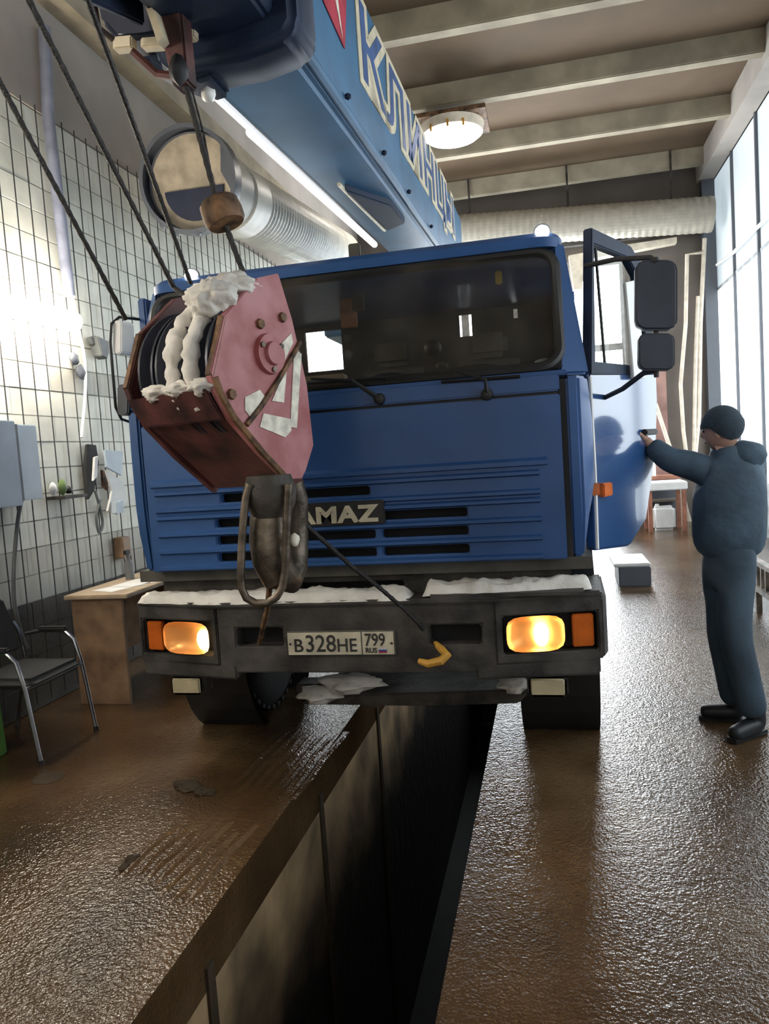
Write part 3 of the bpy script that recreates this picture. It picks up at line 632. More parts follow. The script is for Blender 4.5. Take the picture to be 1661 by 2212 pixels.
# long white tube with its own emission along the lower left edge
tp('edge_tube', B().tube([bp(-.05, .03, 3.98), bp(-.05, .02, 7.2)], .030, 12), 'boom_tube', boom, smooth=True)
tp('edge_tube', B().tube([bp(-.02, .035, 3.45), bp(-.03, .035, 3.98)], .020, 10), 'boom_tube', boom, smooth=True)
# lettering on the side
LU = (bp(1, 0, 8)-bp(1, 0, 4)).normalized(); LW = ZA
LN = LU.cross(LW)
s0, s1 = 4.3, 8.3
for nm, m_, of, dd in (('letter_outline', 'lettering', .055, .003), ('lettering', 'blue_dk', .006, .006)):
    text(nm, 'КЛИНЦЫ', bp(1, .44, 4.45)+LN*.004, (LU+ZA*.018), LW, .62, dd, M[m_], boom, off=of, sx=1.95)
em = [bp(1, h, y)+LN*.004 for y, h in ((3.35, .55), (3.7, .46), (4.08, .41), (4.2, .72), (4.1, .95), (3.35, .95))]
tp('emblem', B().prism(em, LN*.004), 'mark_red', boom)
tp('emblem_flash', B().prism([bp(1, h, y)+LN*.009 for y, h in ((3.72, .95), (3.92, .95), (4.0, .72), (3.94, .70), (4.03, .44), (3.86, .66), (3.90, .68))], LN*.003), 'white_paint', boom)
# boom head: cheeks, sheaves and brackets
hy = 1.9
for u in (-.15, 1.15):
    tp('head_cheek', B().prism([bp(u, -.10, 1.6), bp(u, -.12, 2.0), bp(u, .1, 2.9), bp(u, .6, 2.9), bp(u, .6, 1.7)], (.03, 0, 0)), 'dark_blue', boom, bevel=.008)
def sheave(c, ax, r, w, m_='sheave', par=None, nm='sheave', n=36):
    return tp(nm, B().lathe(V(c)-V(ax)*w/2, ax, [(0, r*.25), (0, r), (w*.2, r), (w*.5, r*.86), (w*.8, r), (w, r), (w, r*.25)], n), m_, par, smooth=True)
for k in range(4): sheave(bp(-.0+.33*k, .12, hy), (1, 0, 0), .2, .06, par=boom)
br = tp('limit_bracket', B().prism([at(335, -30, 2.75), at(385, -30, 2.75), at(398, 100, 2.8), at(405, 175, 2.82), at(372, 185, 2.82), at(350, 90, 2.8)], (0, .09, 0)), 'red_dk', boom, bevel=.008)
tp('bracket_plate', B().prism([at(312, 8, 2.72), at(330, 5, 2.72), at(352, 80, 2.74), at(340, 92, 2.74)], (0, .05, 0)), 'lettering', boom)
tp('head_beam', B().prism([at(205, -10, 2.95), at(430, -30, 2.95), at(438, 60, 2.95), at(400, 66, 2.95), at(300, 82, 2.95), at(250, 84, 2.95), at(215, 45, 2.95)], (0, .25, 0)), 'navy', boom, bevel=.02)
tp('head_beam', B().prism([at(290, 118, 3.05), at(345, 112, 3.05), at(440, 100, 3.05), at(460, 165, 3.05), at(420, 178, 3.05), at(340, 150, 3.05)], (0, .2, 0)), 'dark_blue', boom, bevel=.02)
tp('head_arm', B().tube([at(200, -10, 2.7), at(213, 60, 2.75), at(245, 85, 2.8)], .012, 6).tube([at(285, 110, 2.8), at(340, 160, 2.85), at(385, 165, 2.85)], .016, 6), 'red_dk', boom)
for x0, y0, x1, y1 in ((242, 78, 283, 106), (302, 80, 350, 102), (394, 55, 418, 82)):
    tp('head_bolt', B().prism([at(x0, y0, 2.9), at(x1, y0-4, 2.9), at(x1, y1-4, 2.9), at(x0, y1, 2.9)], (0, .05, 0)), 'lettering', boom, bevel=.006)
tp('cable_gland', B().lump(at(385, 150, 2.78), (.04, .04, .055), 4, .3, 2), 'black', boom, smooth=True)
tp('cable_gland', B().lump(at(450, 205, 2.95), (.03, .03, .03), 2, .3, 2), 'white_plastic', boom, smooth=True)

# ------------------------------------------------------------------ hook block
PC = at(575, 830, 2.92)                       # middle of the right cheek plate
vw = V((ray(575, 830).x, ray(575, 830).y, 0)).normalized(); pp = V((vw.y, -vw.x, 0))
PHI = rad(42)
HA = pp*math.cos(PHI)-vw*math.sin(PHI)        # axle direction, towards the near cheek
HB = -pp*math.sin(PHI)-vw*math.cos(PHI)       # direction the open side faces
hk = root('hook_block', 'red and pink crane hook block with snowy sheaves hanging in front of the cab', 'hook block', at(570, 1300, 2.9))
def hp(name, b, m, parent=None, **k): return obj(name, b, M[m] if isinstance(m, str) else m, parent or hk, **k)
cheek = [(455, 805), (483, 682), (556, 600), (602, 590), (632, 690), (664, 832), (678, 962), (662, 1015), (642, 1058), (560, 975), (500, 905), (470, 850)]
def ck(px, py, d=0.): return onp(px, py, PC, HA)+HA*d
SEP = .485
cp_ = hp('cheek_plate', B().prism([ck(*q) for q in cheek], HA*-.035), 'red', bevel=.004)
cp2 = hp('cheek_plate', B().prism([ck(*q, -SEP) for q in cheek], HA*-.035), 'red_dk', bevel=.004)
rim_ = [ck(*q, .001) for q in ((455, 805), (483, 682), (556, 600))]
hp('rusty_edge', B().tube([ck(*q, -.018) for q in ((460, 812), (487, 684))], .019, 6), 'rust', cp_)
hp('rusty_edge', B().tube([ck(*q, -.018-SEP) for q in ((460, 812), (487, 684))], .019, 6), 'rust', cp2)
hp('weld_strip', B().tube([ck(*q, .006) for q in ((462, 815), (475, 852), (505, 905), (565, 978), (640, 1058))], .014, 6), 'rust', cp_)
hp('weld_strip', B().tube([ck(*q, .006) for q in ((646, 740), (600, 820), (560, 880), (530, 918))], .012, 6), 'rust', cp_)
# faded white warning marks
for poly in ([(634, 752), (650, 765), (640, 925), (626, 922)], [(568, 893), (626, 905), (628, 930), (615, 945), (560, 922)], [(612, 806), (618, 800), (612, 870), (586, 866)], [(604, 745), (628, 720), (632, 740), (606, 795)], [(528, 858), (560, 842), (572, 858), (540, 902), (528, 886)]):
    hp('white_mark', B().prism([ck(*q, .001) for q in poly], HA*.003), 'white_paint', cp_)
# axle boss, bolts
bc = ck(580, 765, 0)
hp('axle_boss', B().lathe(bc, HA, [(0, .085), (.02, .08), (.022, .05), (.04, .045), (.04, 0)], 24), 'red', cp_, smooth=True)
for q in ((498, 852), (608, 686), (560, 700)): hp('bolt', B().lathe(ck(*q), HA, [(0, .022), (.015, .02), (.015, 0)], 6), 'rust', cp_)
for k in range(3):
    a = k*2.1+.5; z_ = V((0, 0, 1)); hp('bolt', B().lathe(bc+(HB*math.cos(a)+z_*math.sin(a))*.065, HA, [(0, .012), (.03, .012), (.03, 0)], 6), 'steel', cp_)
# sheaves on the axle between the cheeks
hp('axle', B().tube([bc-HA*.03, bc-HA*(SEP-.01)], .045, 12), 'steel')
SR = .285
sc_ = bc-HA*0+HB*.03-ZA*.06          # middle of the sheaves
for k in range(4):
    c = sc_-HA*(.075+.105*k)
    hp('sheave', B().lathe(c+HA*.045, -HA, [(0, .05), (0, SR), (.012, SR), (.038, SR-.045), (.052, SR-.045), (.078, SR), (.09, SR), (.09, .05)], 44), 'sheave', smooth=True)
# snow packed on the block
top = ck(520, 640, -.14)
def hs(c, r, s, amp=.45): return stuff(hp('snow', B().lump(c, r, s, amp, 4), 'snow', smooth=True, ang=170))
hs(ck(500, 645, -.10), (.10, .10, .075), 3); hs(ck(540, 612, -.09), (.10, .10, .05), 5)
hs(ck(527, 626, -.16), (.11, .10, .06), 8)
for k in range(2):
    c0 = sc_-HA*(.1275+.105*k)
    b = B()
    path = [c0+(HB*math.cos(a)+ZA*math.sin(a))*(SR-.008)+HA*.012*mnoise.noise(V((i*.5, k*5, 1))) for i, a in enumerate([rad(66-3.5*i) for i in range(30)])]
    b.tube(path, [max(.006, (.008 if i in (0, 29) else .034)+.022*mnoise.noise(V((i*.42, k*7+2, 3)))+.010*mnoise.noise(V((i*1.3, k, 8)))) for i in range(30)], 9)
    stuff(hp('snow', b, 'snow', smooth=True, ang=170))
for k in range(3): hs(ck(463, 838, -.07-.13*k)+HB*.0+ZA*.012, (.055, .035, .03), 4+k)
# lower housing wedge, rope guard
Z_ = ZA
fl = bc-ZA*.21+HB*.24
hp('lower_housing', B().add([fl-HA*.0, fl-HA*(SEP-.06), ck(478, 880, -SEP), ck(640, 1050, -SEP), ck(640, 1050, -.03), ck(480, 870, -.03), bc-HA*.02-ZA*.25-HB*.2, bc-HA*(SEP-.02)-ZA*.25-HB*.2],
   [(0, 1, 2, 5), (5, 2, 3, 4), (4, 3, 7, 6), (6, 7, 1, 0), (0, 5, 4, 6), (1, 7, 3, 2)]), 'red_dk', bevel=.01)
hp('front_apron', B().prism([ck(462, 838, -.03), ck(462, 838, -SEP+.0), ck(500, 905, -SEP), ck(500, 905, -.03)], HB*.02), 'red_dk', bevel=.006)
# hook with safety loop
hb = at(590, 1060, 2.88)
hp('swivel', B().lathe(at(585, 1090, 2.88), (0, 0, -1), [(-.12, .09), (-.06, .11), (0, .10), (.05, .075), (.05, 0)], 24), 'grime', smooth=True)
hp('hook', B().tube([at(590, 1050, 2.90), at(588, 1090, 2.90), at(584, 1130, 2.89), at(582, 1170, 2.88), at(588, 1210, 2.88), at(602, 1240, 2.89), at(622, 1248, 2.93), at(634, 1222, 2.98), at(638, 1180, 3.02), at(640, 1130, 3.02), at(640, 1080, 3.0), at(632, 1040, 2.98)], [.082, .084, .085, .083, .082, .078, .07, .062, .056, .052, .05, .045], 16), 'steel', smooth=True)
hp('hook_shank', B().prism([at(548, 1070, 2.82), at(604, 1060, 2.82), at(608, 1150, 2.83), at(606, 1262, 2.85), at(592, 1270, 2.85), at(572, 1220, 2.83), at(552, 1150, 2.82)], (0, .06, 0)), 'grime', bevel=.015)
lp = [(540, 1045), (531, 1075), (526, 1120), (522, 1180), (520, 1240), (522, 1270), (532, 1292), (552, 1303), (577, 1303), (597, 1290), (610, 1268), (616, 1230), (618, 1170), (620, 1120), (622, 1075), (624, 1045)]
hp('safety_loop', B().tube([at(x, y, 2.78+.0003*(x-520)) for x, y in lp], .0165, 10), 'steel', smooth=True)
hp('gap_spot', B().lump(at(636, 1166, 2.84), (.022, .02, .03), 2, .2, 2), 'white_paint', smooth=True)  # bright gap in the hook painted as a solid white spot

# ------------------------------------------------------------------ ropes
def rope(name, pts, r, label, group=None, m='rope'):
    P = [V(p) for p in pts]; Q = []
    for a, b_ in zip(P[:-1], P[1:]):
        n = max(2, int((b_-a).length/.012))
        Q += [a.lerp(b_, i/n) for i in range(n)]
    Q.append(P[-1])
    o = obj(name, B().tube(Q, [r*(1+.10*math.sin(i*1.6)) for i in range(len(Q))], 7), M[m], smooth=True)
    return tag(o, label, 'rope', group)
SH = lambda k, d: bc-HA*(.075+.105*k)+HB*d
rope('hoist_rope', [at(-195, -200, 1.92), at(0, 178, 2.40), at(272, 690, 2.98)], .0105, 'leftmost dark hoist rope running down to the far side of the hook block', 'hoist ropes of the hook block')
rope('hoist_rope', [at(-70, -205, 1.92), at(62, 0, 2.12), at(375, 620, 2.86), at(505, 722, 2.78)], .0105, 'middle hoist rope crossing in front of the snowy sheaves', 'hoist ropes of the hook block')
rope('hoist_rope', [at(120, -190, 1.95), at(190, 0, 2.2), at(300, 300, 2.65), at(412, 612, 3.05)], .0105, 'third hoist rope from the left ending behind the hook block top', 'hoist ropes of the hook block')
rope('hoist_rope', [at(378, 120, 2.84), at(405, 200, 2.86), at(470, 440, 2.98), at(526, 592, 3.06)], .0125, 'rope passing through the rusty limit weight, nearest the boom', 'hoist ropes of the hook block')
rope('pull_rope', [at(412, 185, 2.88), at(440, 290, 2.92), at(466, 432, 2.96)], .0045, 'thin rope holding the rusty limit weight beside the thick one')
lw = root('limit_weight', 'small rusty barrel weight hanging on ropes from the boom head', 'weight', at(481, 490, 2.985))
w0, w1 = at(470, 434, 2.985), at(492, 490, 2.985)
ax = (w1-w0).normalized()
obj('weight_body', B().lathe(w0, ax, [(0, .03), (0, .070), (.012, .082), (.05, .086), (.09, .084), (.104, .074), (.104, .03)], 28), M['rust'], lw, smooth=True)
obj('shackle', B().tube([w0+V((-.02, 0, .0)), w0+V((-.006, 0, .06)), w0+V((.012, 0, 0))], .009, 6), M['grime'], lw)
obj('shackle', B().lump(w0+V((.055, 0, .005)), (.016, .016, .014), 1, .2, 1), M['grime'], lw)
rope('tie_rope', [at(583, 1262, 2.86), at(577, 1320, 3.2), at(566, 1362, 3.5), at(560, 1392, 3.62)], .013, 'steel tie rope from the hook down to the left slot of the bumper', None, 'rust')
rope('tie_rope', [at(645, 1120, 2.98), at(700, 1170, 3.1), at(760, 1224, 3.25), at(820, 1270, 3.38), at(872, 1315, 3.5), at(905, 1348, 3.56), at(930, 1385, 3.64)], .0105, 'dark tie rope from the hook across the grille to the right bumper slot')

# snow on the bumper
def snow_ridge(x0, x1, y0, y1, z, h, seed, label):
    n, m_ = 70, 8; b = B(); vs = []; fs = []
    for i in range(n+1):
        u = i/n; x = x0+(x1-x0)*u
        for j in range(m_+1):
            w = j/m_; e = math.sin(math.pi*w)**.45*min(1, math.sin(math.pi*u)*9)**.5
            f = mnoise.noise(V((x*7, j*.6, seed)))*.5+mnoise.noise(V((x*24, j*1.5, seed+3)))*.3
            sweep = max(0, abs(x-TX)-.73)*.19
            ya = y0+sweep+.018*mnoise.noise(V((x*14, seed, 9)))
            vs.append(V((x, ya+(y1-ya)*w, z-.004+h*e*(1+f)+(.0 if 0 < j < m_ else -.004))))
    for i in range(n):
        for j in range(m_): fs.append((i*(m_+1)+j, (i+1)*(m_+1)+j, (i+1)*(m_+1)+j+1, i*(m_+1)+j+1))
    o = obj('snow', b.add(vs, fs), M['snow'], smooth=True, ang=170); tag(o, label, 'snow'); return stuff(o)
snow_ridge(TX-1.22, TX+.32, YBF-.015, YBF+.16, .935, .05, 2, 'ridge of old snow along the left and middle of the bumper top')
snow_ridge(TX+.38, TX+1.19, YBF+.0, YBF+.17, .95, .055, 6, 'raised slab of snow on the right end of the bumper top')
obj('lip_plate', B().box((TX+.42, YBF-.01, .935), (TX+1.15, YBF+.2, .952)), M['bumper'], bump)

# ------------------------------------------------------------------ man
man = root('person', 'person in navy winter jacket and knit cap reaching for the open truck door', 'person', (.97, 4.5, 0))
ym = 4.5
A = lambda px, py, dy=0.: at(px, py, ym+dy)
pel = A(1578, 1180); ch = A(1572, 1040); nk = A(1572, 985)
hd = A(1558, 930)
sl, sr = A(1520, 1008, -.02), A(1622, 1012, .10)          # near arm shoulder (toward the door) and far shoulder
el, wr_ = A(1445, 995, -.02), A(1402, 957, .0)
hn = A(1385, 940, 0)
kl, al = A(1560, 1365, -.05), A(1588, 1505, -.02); kr, ar = A(1588, 1378, -.22), A(1630, 1545, -.22)
al.z = .10; ar.z = .10
el2, wr2 = A(1560, 1035, .22), A(1470, 985, .16)
# body (skin): one continuous surface
skin('body', [(pel, .075), (ch, .11), (nk, .055), (hd+V((0, 0, -.06)), .05), (sl, .05), (el, .035), (wr_, .027), (wr_.lerp(hn, .55), .030), (sr, .05), (el2, .035), (wr2, .027), (wr2+V((-.06, 0, .03)), .03),
    (kl, .045), (al, .04), (kr, .045), (ar, .04)],
    [(0, 1), (1, 2), (2, 3), (1, 4), (4, 5), (5, 6), (6, 7), (1, 8), (8, 9), (9, 10), (10, 11), (0, 12), (12, 13), (0, 14), (14, 15)], M['skin'], man)
# head with a face turned to the door
FD = V((-.86, .50, -.08)).normalized(); FS = FD.cross(ZA).normalized(); FU = FS.cross(FD)
b = B(); bm = bmesh.new(); bmesh.ops.create_icosphere(bm, subdivisions=4, radius=1); vs = []
for v in bm.verts:
    d = v.co; x, y, z = d.x, d.y, d.z      # x forward, y side, z up
    X_ = .098*x; Y_ = .076*y; Z2 = .118*z
    if z < 0: X_ *= 1-.12*z*z; Y_ *= 1-.30*z*z
    if x > 0:
        Y_ *= 1-.10*x
        X_ += .026*math.exp(-((y/.16)**2+((z+.12)/.16)**2))       # nose
        X_ -= .010*math.exp(-(((abs(y)-.36)/.16)**2+((z-.08)/.12)**2))  # eye sockets
        X_ += .007*math.exp(-((y/.3)**2+((z+.48)/.07)**2))         # lips
        X_ += .012*math.exp(-((y/.3)**2+((z+.85)/.15)**2))         # chin
    vs.append(hd+FD*X_+FS*Y_+FU*Z2)
fs = [tuple(v.index for v in f.verts) for f in bm.faces]; bm.free()
head = obj('head', b.add(vs, fs), M['skin'], man, smooth=True)
for s_ in (-1, 1):
    obj('eye', B().lump(hd+FD*.082+FS*s_*.030+FU*.008, (.011, .011, .009), 0, 0, 2), M['black'], head, smooth=True)
    obj('ear', B().lump(hd+FS*s_*.075-FU*.012-FD*.005, (.02, .012, .032), 0, .1, 2), M['skin'], head, smooth=True)
obj('mouth', B().tube([hd+FD*.088+FS*-.024-FU*.058, hd+FD*.098-FU*.056, hd+FD*.088+FS*.024-FU*.058], .004, 6), M['red_dk'], head)
b = B(); bm = bmesh.new(); bmesh.ops.create_icosphere(bm, subdivisions=4, radius=1); vs = []
for v in bm.verts:
    d = v.co; z = max(d.z, -.06-.80*max(0, min(1, .45-d.x*1.3))); k = 1+.04*(1 if d.z < .15 else 0)
    vs.append(hd+FD*(.112*d.x*k-.008)+FS*(.096*d.y*k)+FU*(.028+.112*z))
fs = [tuple(v.index for v in f.verts) for f in bm.faces]; bm.free()
obj('knit_cap', b.add(vs, fs), M['cap'], man, smooth=True)
# hands: palm with five separate bent fingers
def hand(w, d, up, side, sgn, nm='hand'):
    d = V(d).normalized(); s_ = V(side).normalized(); u = V(up).normalized()
    pts = [(w, .026), (w+d*.045, (.038, .017)), (w+d*.085, (.040, .016))]; ed = [(0, 1), (1, 2)]
    for k, (o_, l_) in enumerate(((-.033, .066), (-.011, .076), (.011, .072), (.033, .056))):
        i = len(pts); base = w+d*.092+s_*o_
        pts += [(base, .0098), (base+d*l_*.5-u*.006, .0092), (base+d*l_*.82-u*.028, .0085), (base+d*l_*.88-u*.052, .0075)]
        ed += [(2, i), (i, i+1), (i+1, i+2), (i+2, i+3)]
    i = len(pts); tb = w+d*.03-s_*.034*sgn
    pts += [(tb, .014), (tb+d*.035-s_*.028*sgn-u*.008, .011), (tb+d*.07-s_*.030*sgn-u*.020, .009)]; ed += [(1, i), (i, i+1), (i+1, i+2)]
    return skin(nm, pts, ed, M['skin'], man, sub=1)
dh = (hn-wr_).normalized()
hand(wr_.lerp(hn, .25), dh, V((0, 0, 1)), V((0, 1, 0)), 1)
hand(wr2+V((-.02, 0, .01)), V((-.9, 0, .4)), V((0, 0, 1)), V((0, 1, 0)), -1)
# jacket, trousers, boots
hip = A(1572, 1205)
skin('jacket', [(A(1574, 1220), (.175, .21)), (A(1574, 1130), (.175, .215)), (A(1576, 1060), (.165, .215)), (A(1574, 1010), (.125, .16)), (A(1570, 984), (.085, .09)),
    (sl.lerp(ch, .2), .105), (sl.lerp(el, .5), .088), (el, .078), (el.lerp(wr_, .6), .066), (wr_, .055),
    (A(1620, 1005, .08), .10), (el2, .072), (el2.lerp(wr2, .6), .06), (wr2, .048), (A(1566, 962), .088)],
    [(0, 1), (1, 2), (2, 3), (3, 4), (3, 5), (5, 6), (6, 7), (7, 8), (8, 9), (3, 10), (10, 11), (11, 12), (12, 13), (4, 14)], M['jacket'], man)
obj('hood', B().lump(A(1606, 985, .03), (.115, .13, .085), 3, .14, 3), M['jacket'], man, smooth=True)
skin('trousers', [(A(1576, 1120), (.13, .15)), (A(1576, 1235), (.15, .18)), (A(1558, 1275, .06), .105), (kl.lerp(pel, .35), .105), (kl, .09), (kl.lerp(al, .5), .082), (al+V((0, 0, -.01)), .078),
    (A(1592, 1275, -.1), .105), (kr.lerp(pel, .35), .105), (kr, .09), (kr.lerp(ar, .5), .085), (ar+V((0, 0, -.01)), .08)],
    [(0, 1), (1, 2), (2, 3), (3, 4), (4, 5), (5, 6), (1, 7), (7, 8), (8, 9), (9, 10), (10, 11)], M['trousers'], man)
def boot(a, d):
    d = V(d).normalized(); a = V((a.x, a.y, 0))
    o = skin('boot', [(a+V((0, 0, .2)), .05), (a+V((0, 0, .06))-d*.02, .056), (a+d*.09+V((0, 0, .05)), .048), (a+d*.19+V((0, 0, .042)), .042)], [(0, 1), (1, 2), (2, 3)], M['boot'], man)
    T = Matrix(((d.x, -d.y, 0, a.x), (d.y, d.x, 0, a.y), (0, 0, 1, 0), (0, 0, 0, 1)))
    obj('sole', B().box((-.075, -.042, 0), (.205, .042, .025), T), M['black'], o, bevel=.012)
boot(al, (-1, .25, 0)); boot(ar, (-.6, -.5, 0))

# ------------------------------------------------------------------ left side: cabinet, chair, desk, clutter on the wall
def quad_box(name, x0, x1, y0, y1, z0, z1, m, parent=None, bevel=.006): return obj(name, B().box((x0, y0, z0), (x1, y1, z1)), M[m], parent, bevel=bevel)
ca = atx(78, 918, XL+.2); cb = atx(84, 1078, XL+.2); cc = atx(30, 915, XL+.2)
eb = root('electrical_cabinet', 'pale grey electrical cabinet with a white door on the left wall', 'cabinet', (XL, ca.y-.3, cb.z))
quad_box('cabinet_body', XL+.018, XL+.20, ca.y-.62, ca.y, cb.z, ca.z, 'cabinet_lt', eb)
quad_box('cabinet_door', XL+.20, XL+.225, ca.y-.66, ca.y-.24, cb.z-.03, ca.z+.02, 'cabinet', eb)
quad_box('door_seal', XL+.2, XL+.207, ca.y-.24, ca.y-.20, cb.z, ca.z, 'grey_cable', eb, 0)
obj('lock', B().lathe((XL+.225, ca.y-.6, (ca.z+cb.z)/2+.1), (1, 0, 0), [(0, .02), (.012, .018), (.012, 0)], 12), M['black'], eb)
def wire(name, pix, x, r, m, label, cat='cable', sub=3):
    pts = [atx(a, b_, x) for a, b_ in pix]
    # smooth through the points
    Q = []
    for i in range(len(pts)-1):
        p0, p1, p2, p3 = pts[max(i-1, 0)], pts[i], pts[i+1], pts[min(i+2, len(pts)-1)]
        for k in range(8):
            t = k/8; Q.append(.5*((2*p1)+(p2-p0)*t+(2*p0-5*p1+4*p2-p3)*t*t+(3*p1-p0-3*p2+p3)*t*t*t))
    Q.append(pts[-1])
    return tag(obj(name, B().tube(Q, r, 8), M[m], smooth=True), label, cat)
wire('cable', [(46, 1082), (38, 1130), (30, 1230), (32, 1310), (46, 1370), (58, 1400)], XL+.08, .014, 'grey_cable', 'grey cable drooping from the electrical cabinet down behind the chairs')
wire('cable', [(140, 430), (150, 560), (157, 640), (172, 720), (183, 780), (184, 850), (176, 945)], XL+.07, .012, 'white_plastic', 'white cable hanging bowed down the left wall')
tag(obj('conduit', B().tube([atx(96, 60, XL+.08), atx(104, 250, XL+.08), atx(150, 640, XL+.08)], .045, 10), M['pipe_blue'], smooth=True), 'bluish grey conduit running up the left wall to the ceiling', 'pipe')
jb = at(200, 745, 4.0); jq = atx(198, 735, XL+.05)
tag(obj('junction_box', B().prism([atx(x, y, XL+.03) for x, y in ((190, 728), (220, 742), (212, 778), (200, 770))], (.09, 0, 0)).prism([atx(x, y, XL+.03) for x, y in ((184, 730), (198, 726), (200, 748), (190, 745))], (.05, 0, 0)), M['grey_cable'], bevel=.006), 'small dark wedge shaped box fixed to the left wall', 'box')
sb_ = atx(160, 775, XL+.04); tag(obj('socket', B().lump(sb_, (.03, .05, .05), 3, .3, 2).lump(sb_+V((.01, .06, -.1)), (.03, .05, .06), 5, .3, 2), M['duct_grey'], smooth=True), 'dirty wall socket under the end of the tube lamp', 'socket')
# rack of things hanging on the wall
def cloth_quad(name, pix, x, m, label, cat, th=.02, par=None):
    o = obj(name, B().prism([atx(a, b_, x) for a, b_ in pix], (th, 0, 0)), M[m], par, bevel=.004)
    if not par: tag(o, label, cat)
    return o
cloth_quad('hanging_jacket', [(183, 960), (200, 962), (206, 1000), (196, 1060), (184, 1080), (178, 1010)], XL+.03, 'fabric', 'dark garment hanging on the wall beside the cab corner', 'jacket', .035)
cloth_quad('folder', [(222, 972), (262, 975), (258, 1028), (226, 1010)], XL+.10, 'cabinet', 'grey folder pinned up on the wall beside the cab', 'folder')
cloth_quad('paper_sheet', [(224, 1015), (262, 1040), (272, 1080), (252, 1112), (228, 1105), (238, 1060)], XL+.08, 'paper', 'crumpled white paper sheet hanging beside the cab corner', 'paper')
cloth_quad('paper_sheet', [(200, 988), (208, 985), (206, 1030), (197, 1040)], XL+.066, 'paper', 'narrow white paper strip hanging over the dark garment', 'paper')
cloth_quad('rag', [(216, 1015), (232, 1022), (228, 1060), (218, 1050)], XL+.03, 'rust', 'brown rag hanging beside the dark garment', 'rag')
cloth_quad('blue_bag', [(240, 1085), (256, 1082), (257, 1108), (240, 1110)], XL+.12, 'cabinet', 'small grey blue bag under the crumpled paper', 'bag', .05)
wire('hose', [(205, 1060), (214, 1090), (222, 1130), (214, 1150), (208, 1115), (216, 1080)], XL+.07, .012, 'grey_cable', 'dark coiled hose hanging below the papers', 'hose')
sh = root('wall_shelf', 'small dark wall shelf right of the electrical cabinet', 'shelf', atx(125, 1075, XL+.05))
obj('board', B().box((XL, atx(98, 1070, XL).y, atx(125, 1075, XL+.05).z-.012), (XL+.16, atx(150, 1070, XL).y, atx(125, 1075, XL+.05).z+.012)), M['grime'], sh, bevel=.004)
sp = atx(125, 1072, XL+.06)
for px_, py_, m_, r_, nm, lb, ct in ((134, 1046, 'plant', (.03, .04, .06), 'green_sponge', 'green sponge on the small wall shelf', 'sponge'), (114, 1052, 'white_plastic', (.025, .035, .05), 'paper_cup', 'small white cup on the wall shelf beside the green sponge', 'cup'), (148, 1064, 'black', (.03, .035, .03), 'tape_roll', 'black tape roll at the right end of the wall shelf', 'tape')):
    p = atx(px_, py_, XL+.07); p.z = sp.z+.012+r_[2]*.92
    tag(obj(nm, B().lump(p, r_, px_ % 5, .2, 2), M[m_], smooth=True), lb, ct)
p = atx(265, 1180, XL+.06); tag(obj('switch_box', B().box((XL, p.y-.06, p.z-.10), (XL+.1, p.y+.06, p.z+.08)), M['wood'], bevel=.008), 'brown switch box on the wall behind the desk', 'box')
wire('pipe', [(279, 1185), (282, 1215), (283, 1250)], XL+.06, .012, 'rust', 'thin rusty pipe below the brown switch box', 'pipe')
# desk with papers
dk = atz(283, 1522, 0); dz = at(230, 1300, dk.y).z
DX0, DX1, DY0, DY1, DZ = -3.38, dk.x+.02, dk.y-.0, dk.y+1.15, .80
tl = at(345, 1262, 4.75)
dr = root('desk', 'narrow brown laminate desk with a pale top beside the truck', 'desk', (-3.2, dk.y+.5, 0))
quad_box('end_panel', DX0, DX1-.02, DY0, DY0+.028, 0, DZ-.03, 'wood', dr, .003)
quad_box('end_panel', DX0, DX1-.02, DY1-.028, DY1, 0, DZ-.03, 'wood', dr, .003)
quad_box('back_panel', DX0+.02, DX0+.04, DY0+.03, DY1-.03, .25, DZ-.03, 'wood', dr, .003)
quad_box('desk_top', DX0-.03, DX1+.05, DY0-.04, DY1+.04, DZ-.03, DZ, 'wood_lt', dr, .005)
for k in range(5):
    a = rad(-20+13*k); T = Matrix.Translation((DX0+.24+.03*k, DY0+.25+.16*k, DZ+.0005+.003*(k % 2))) @ Matrix.Rotation(a, 4, 'Z')
    tag(obj('paper_sheet', B().box((-.11, -.16, 0), (.11, .16, .002), T), M['paper']), ('white paper sheet nearest the front edge of the desk', 'second white paper sheet from the front of the desk', 'white paper sheet in the middle of the desk', 'white paper sheet behind the middle one on the desk', 'white paper sheet farthest back on the desk')[k], 'paper', 'papers on the desk')
bt = V((DX0+.10, DY0+.62, DZ)); bo = root('spray_bottle', 'dark spray bottle standing on the desk against the wall', 'bottle', bt)
obj('bottle', B().lathe(bt, ZA, [(0, .035), (.12, .036), (.16, .016), (.20, .014), (.20, 0)], 16), M['grey_cable'], bo, smooth=True)
obj('spray_head', B().box((bt.x-.012, bt.y-.05, bt.z+.2), (bt.x+.012, bt.y+.02, bt.z+.235)), M['black'], bo, bevel=.006)
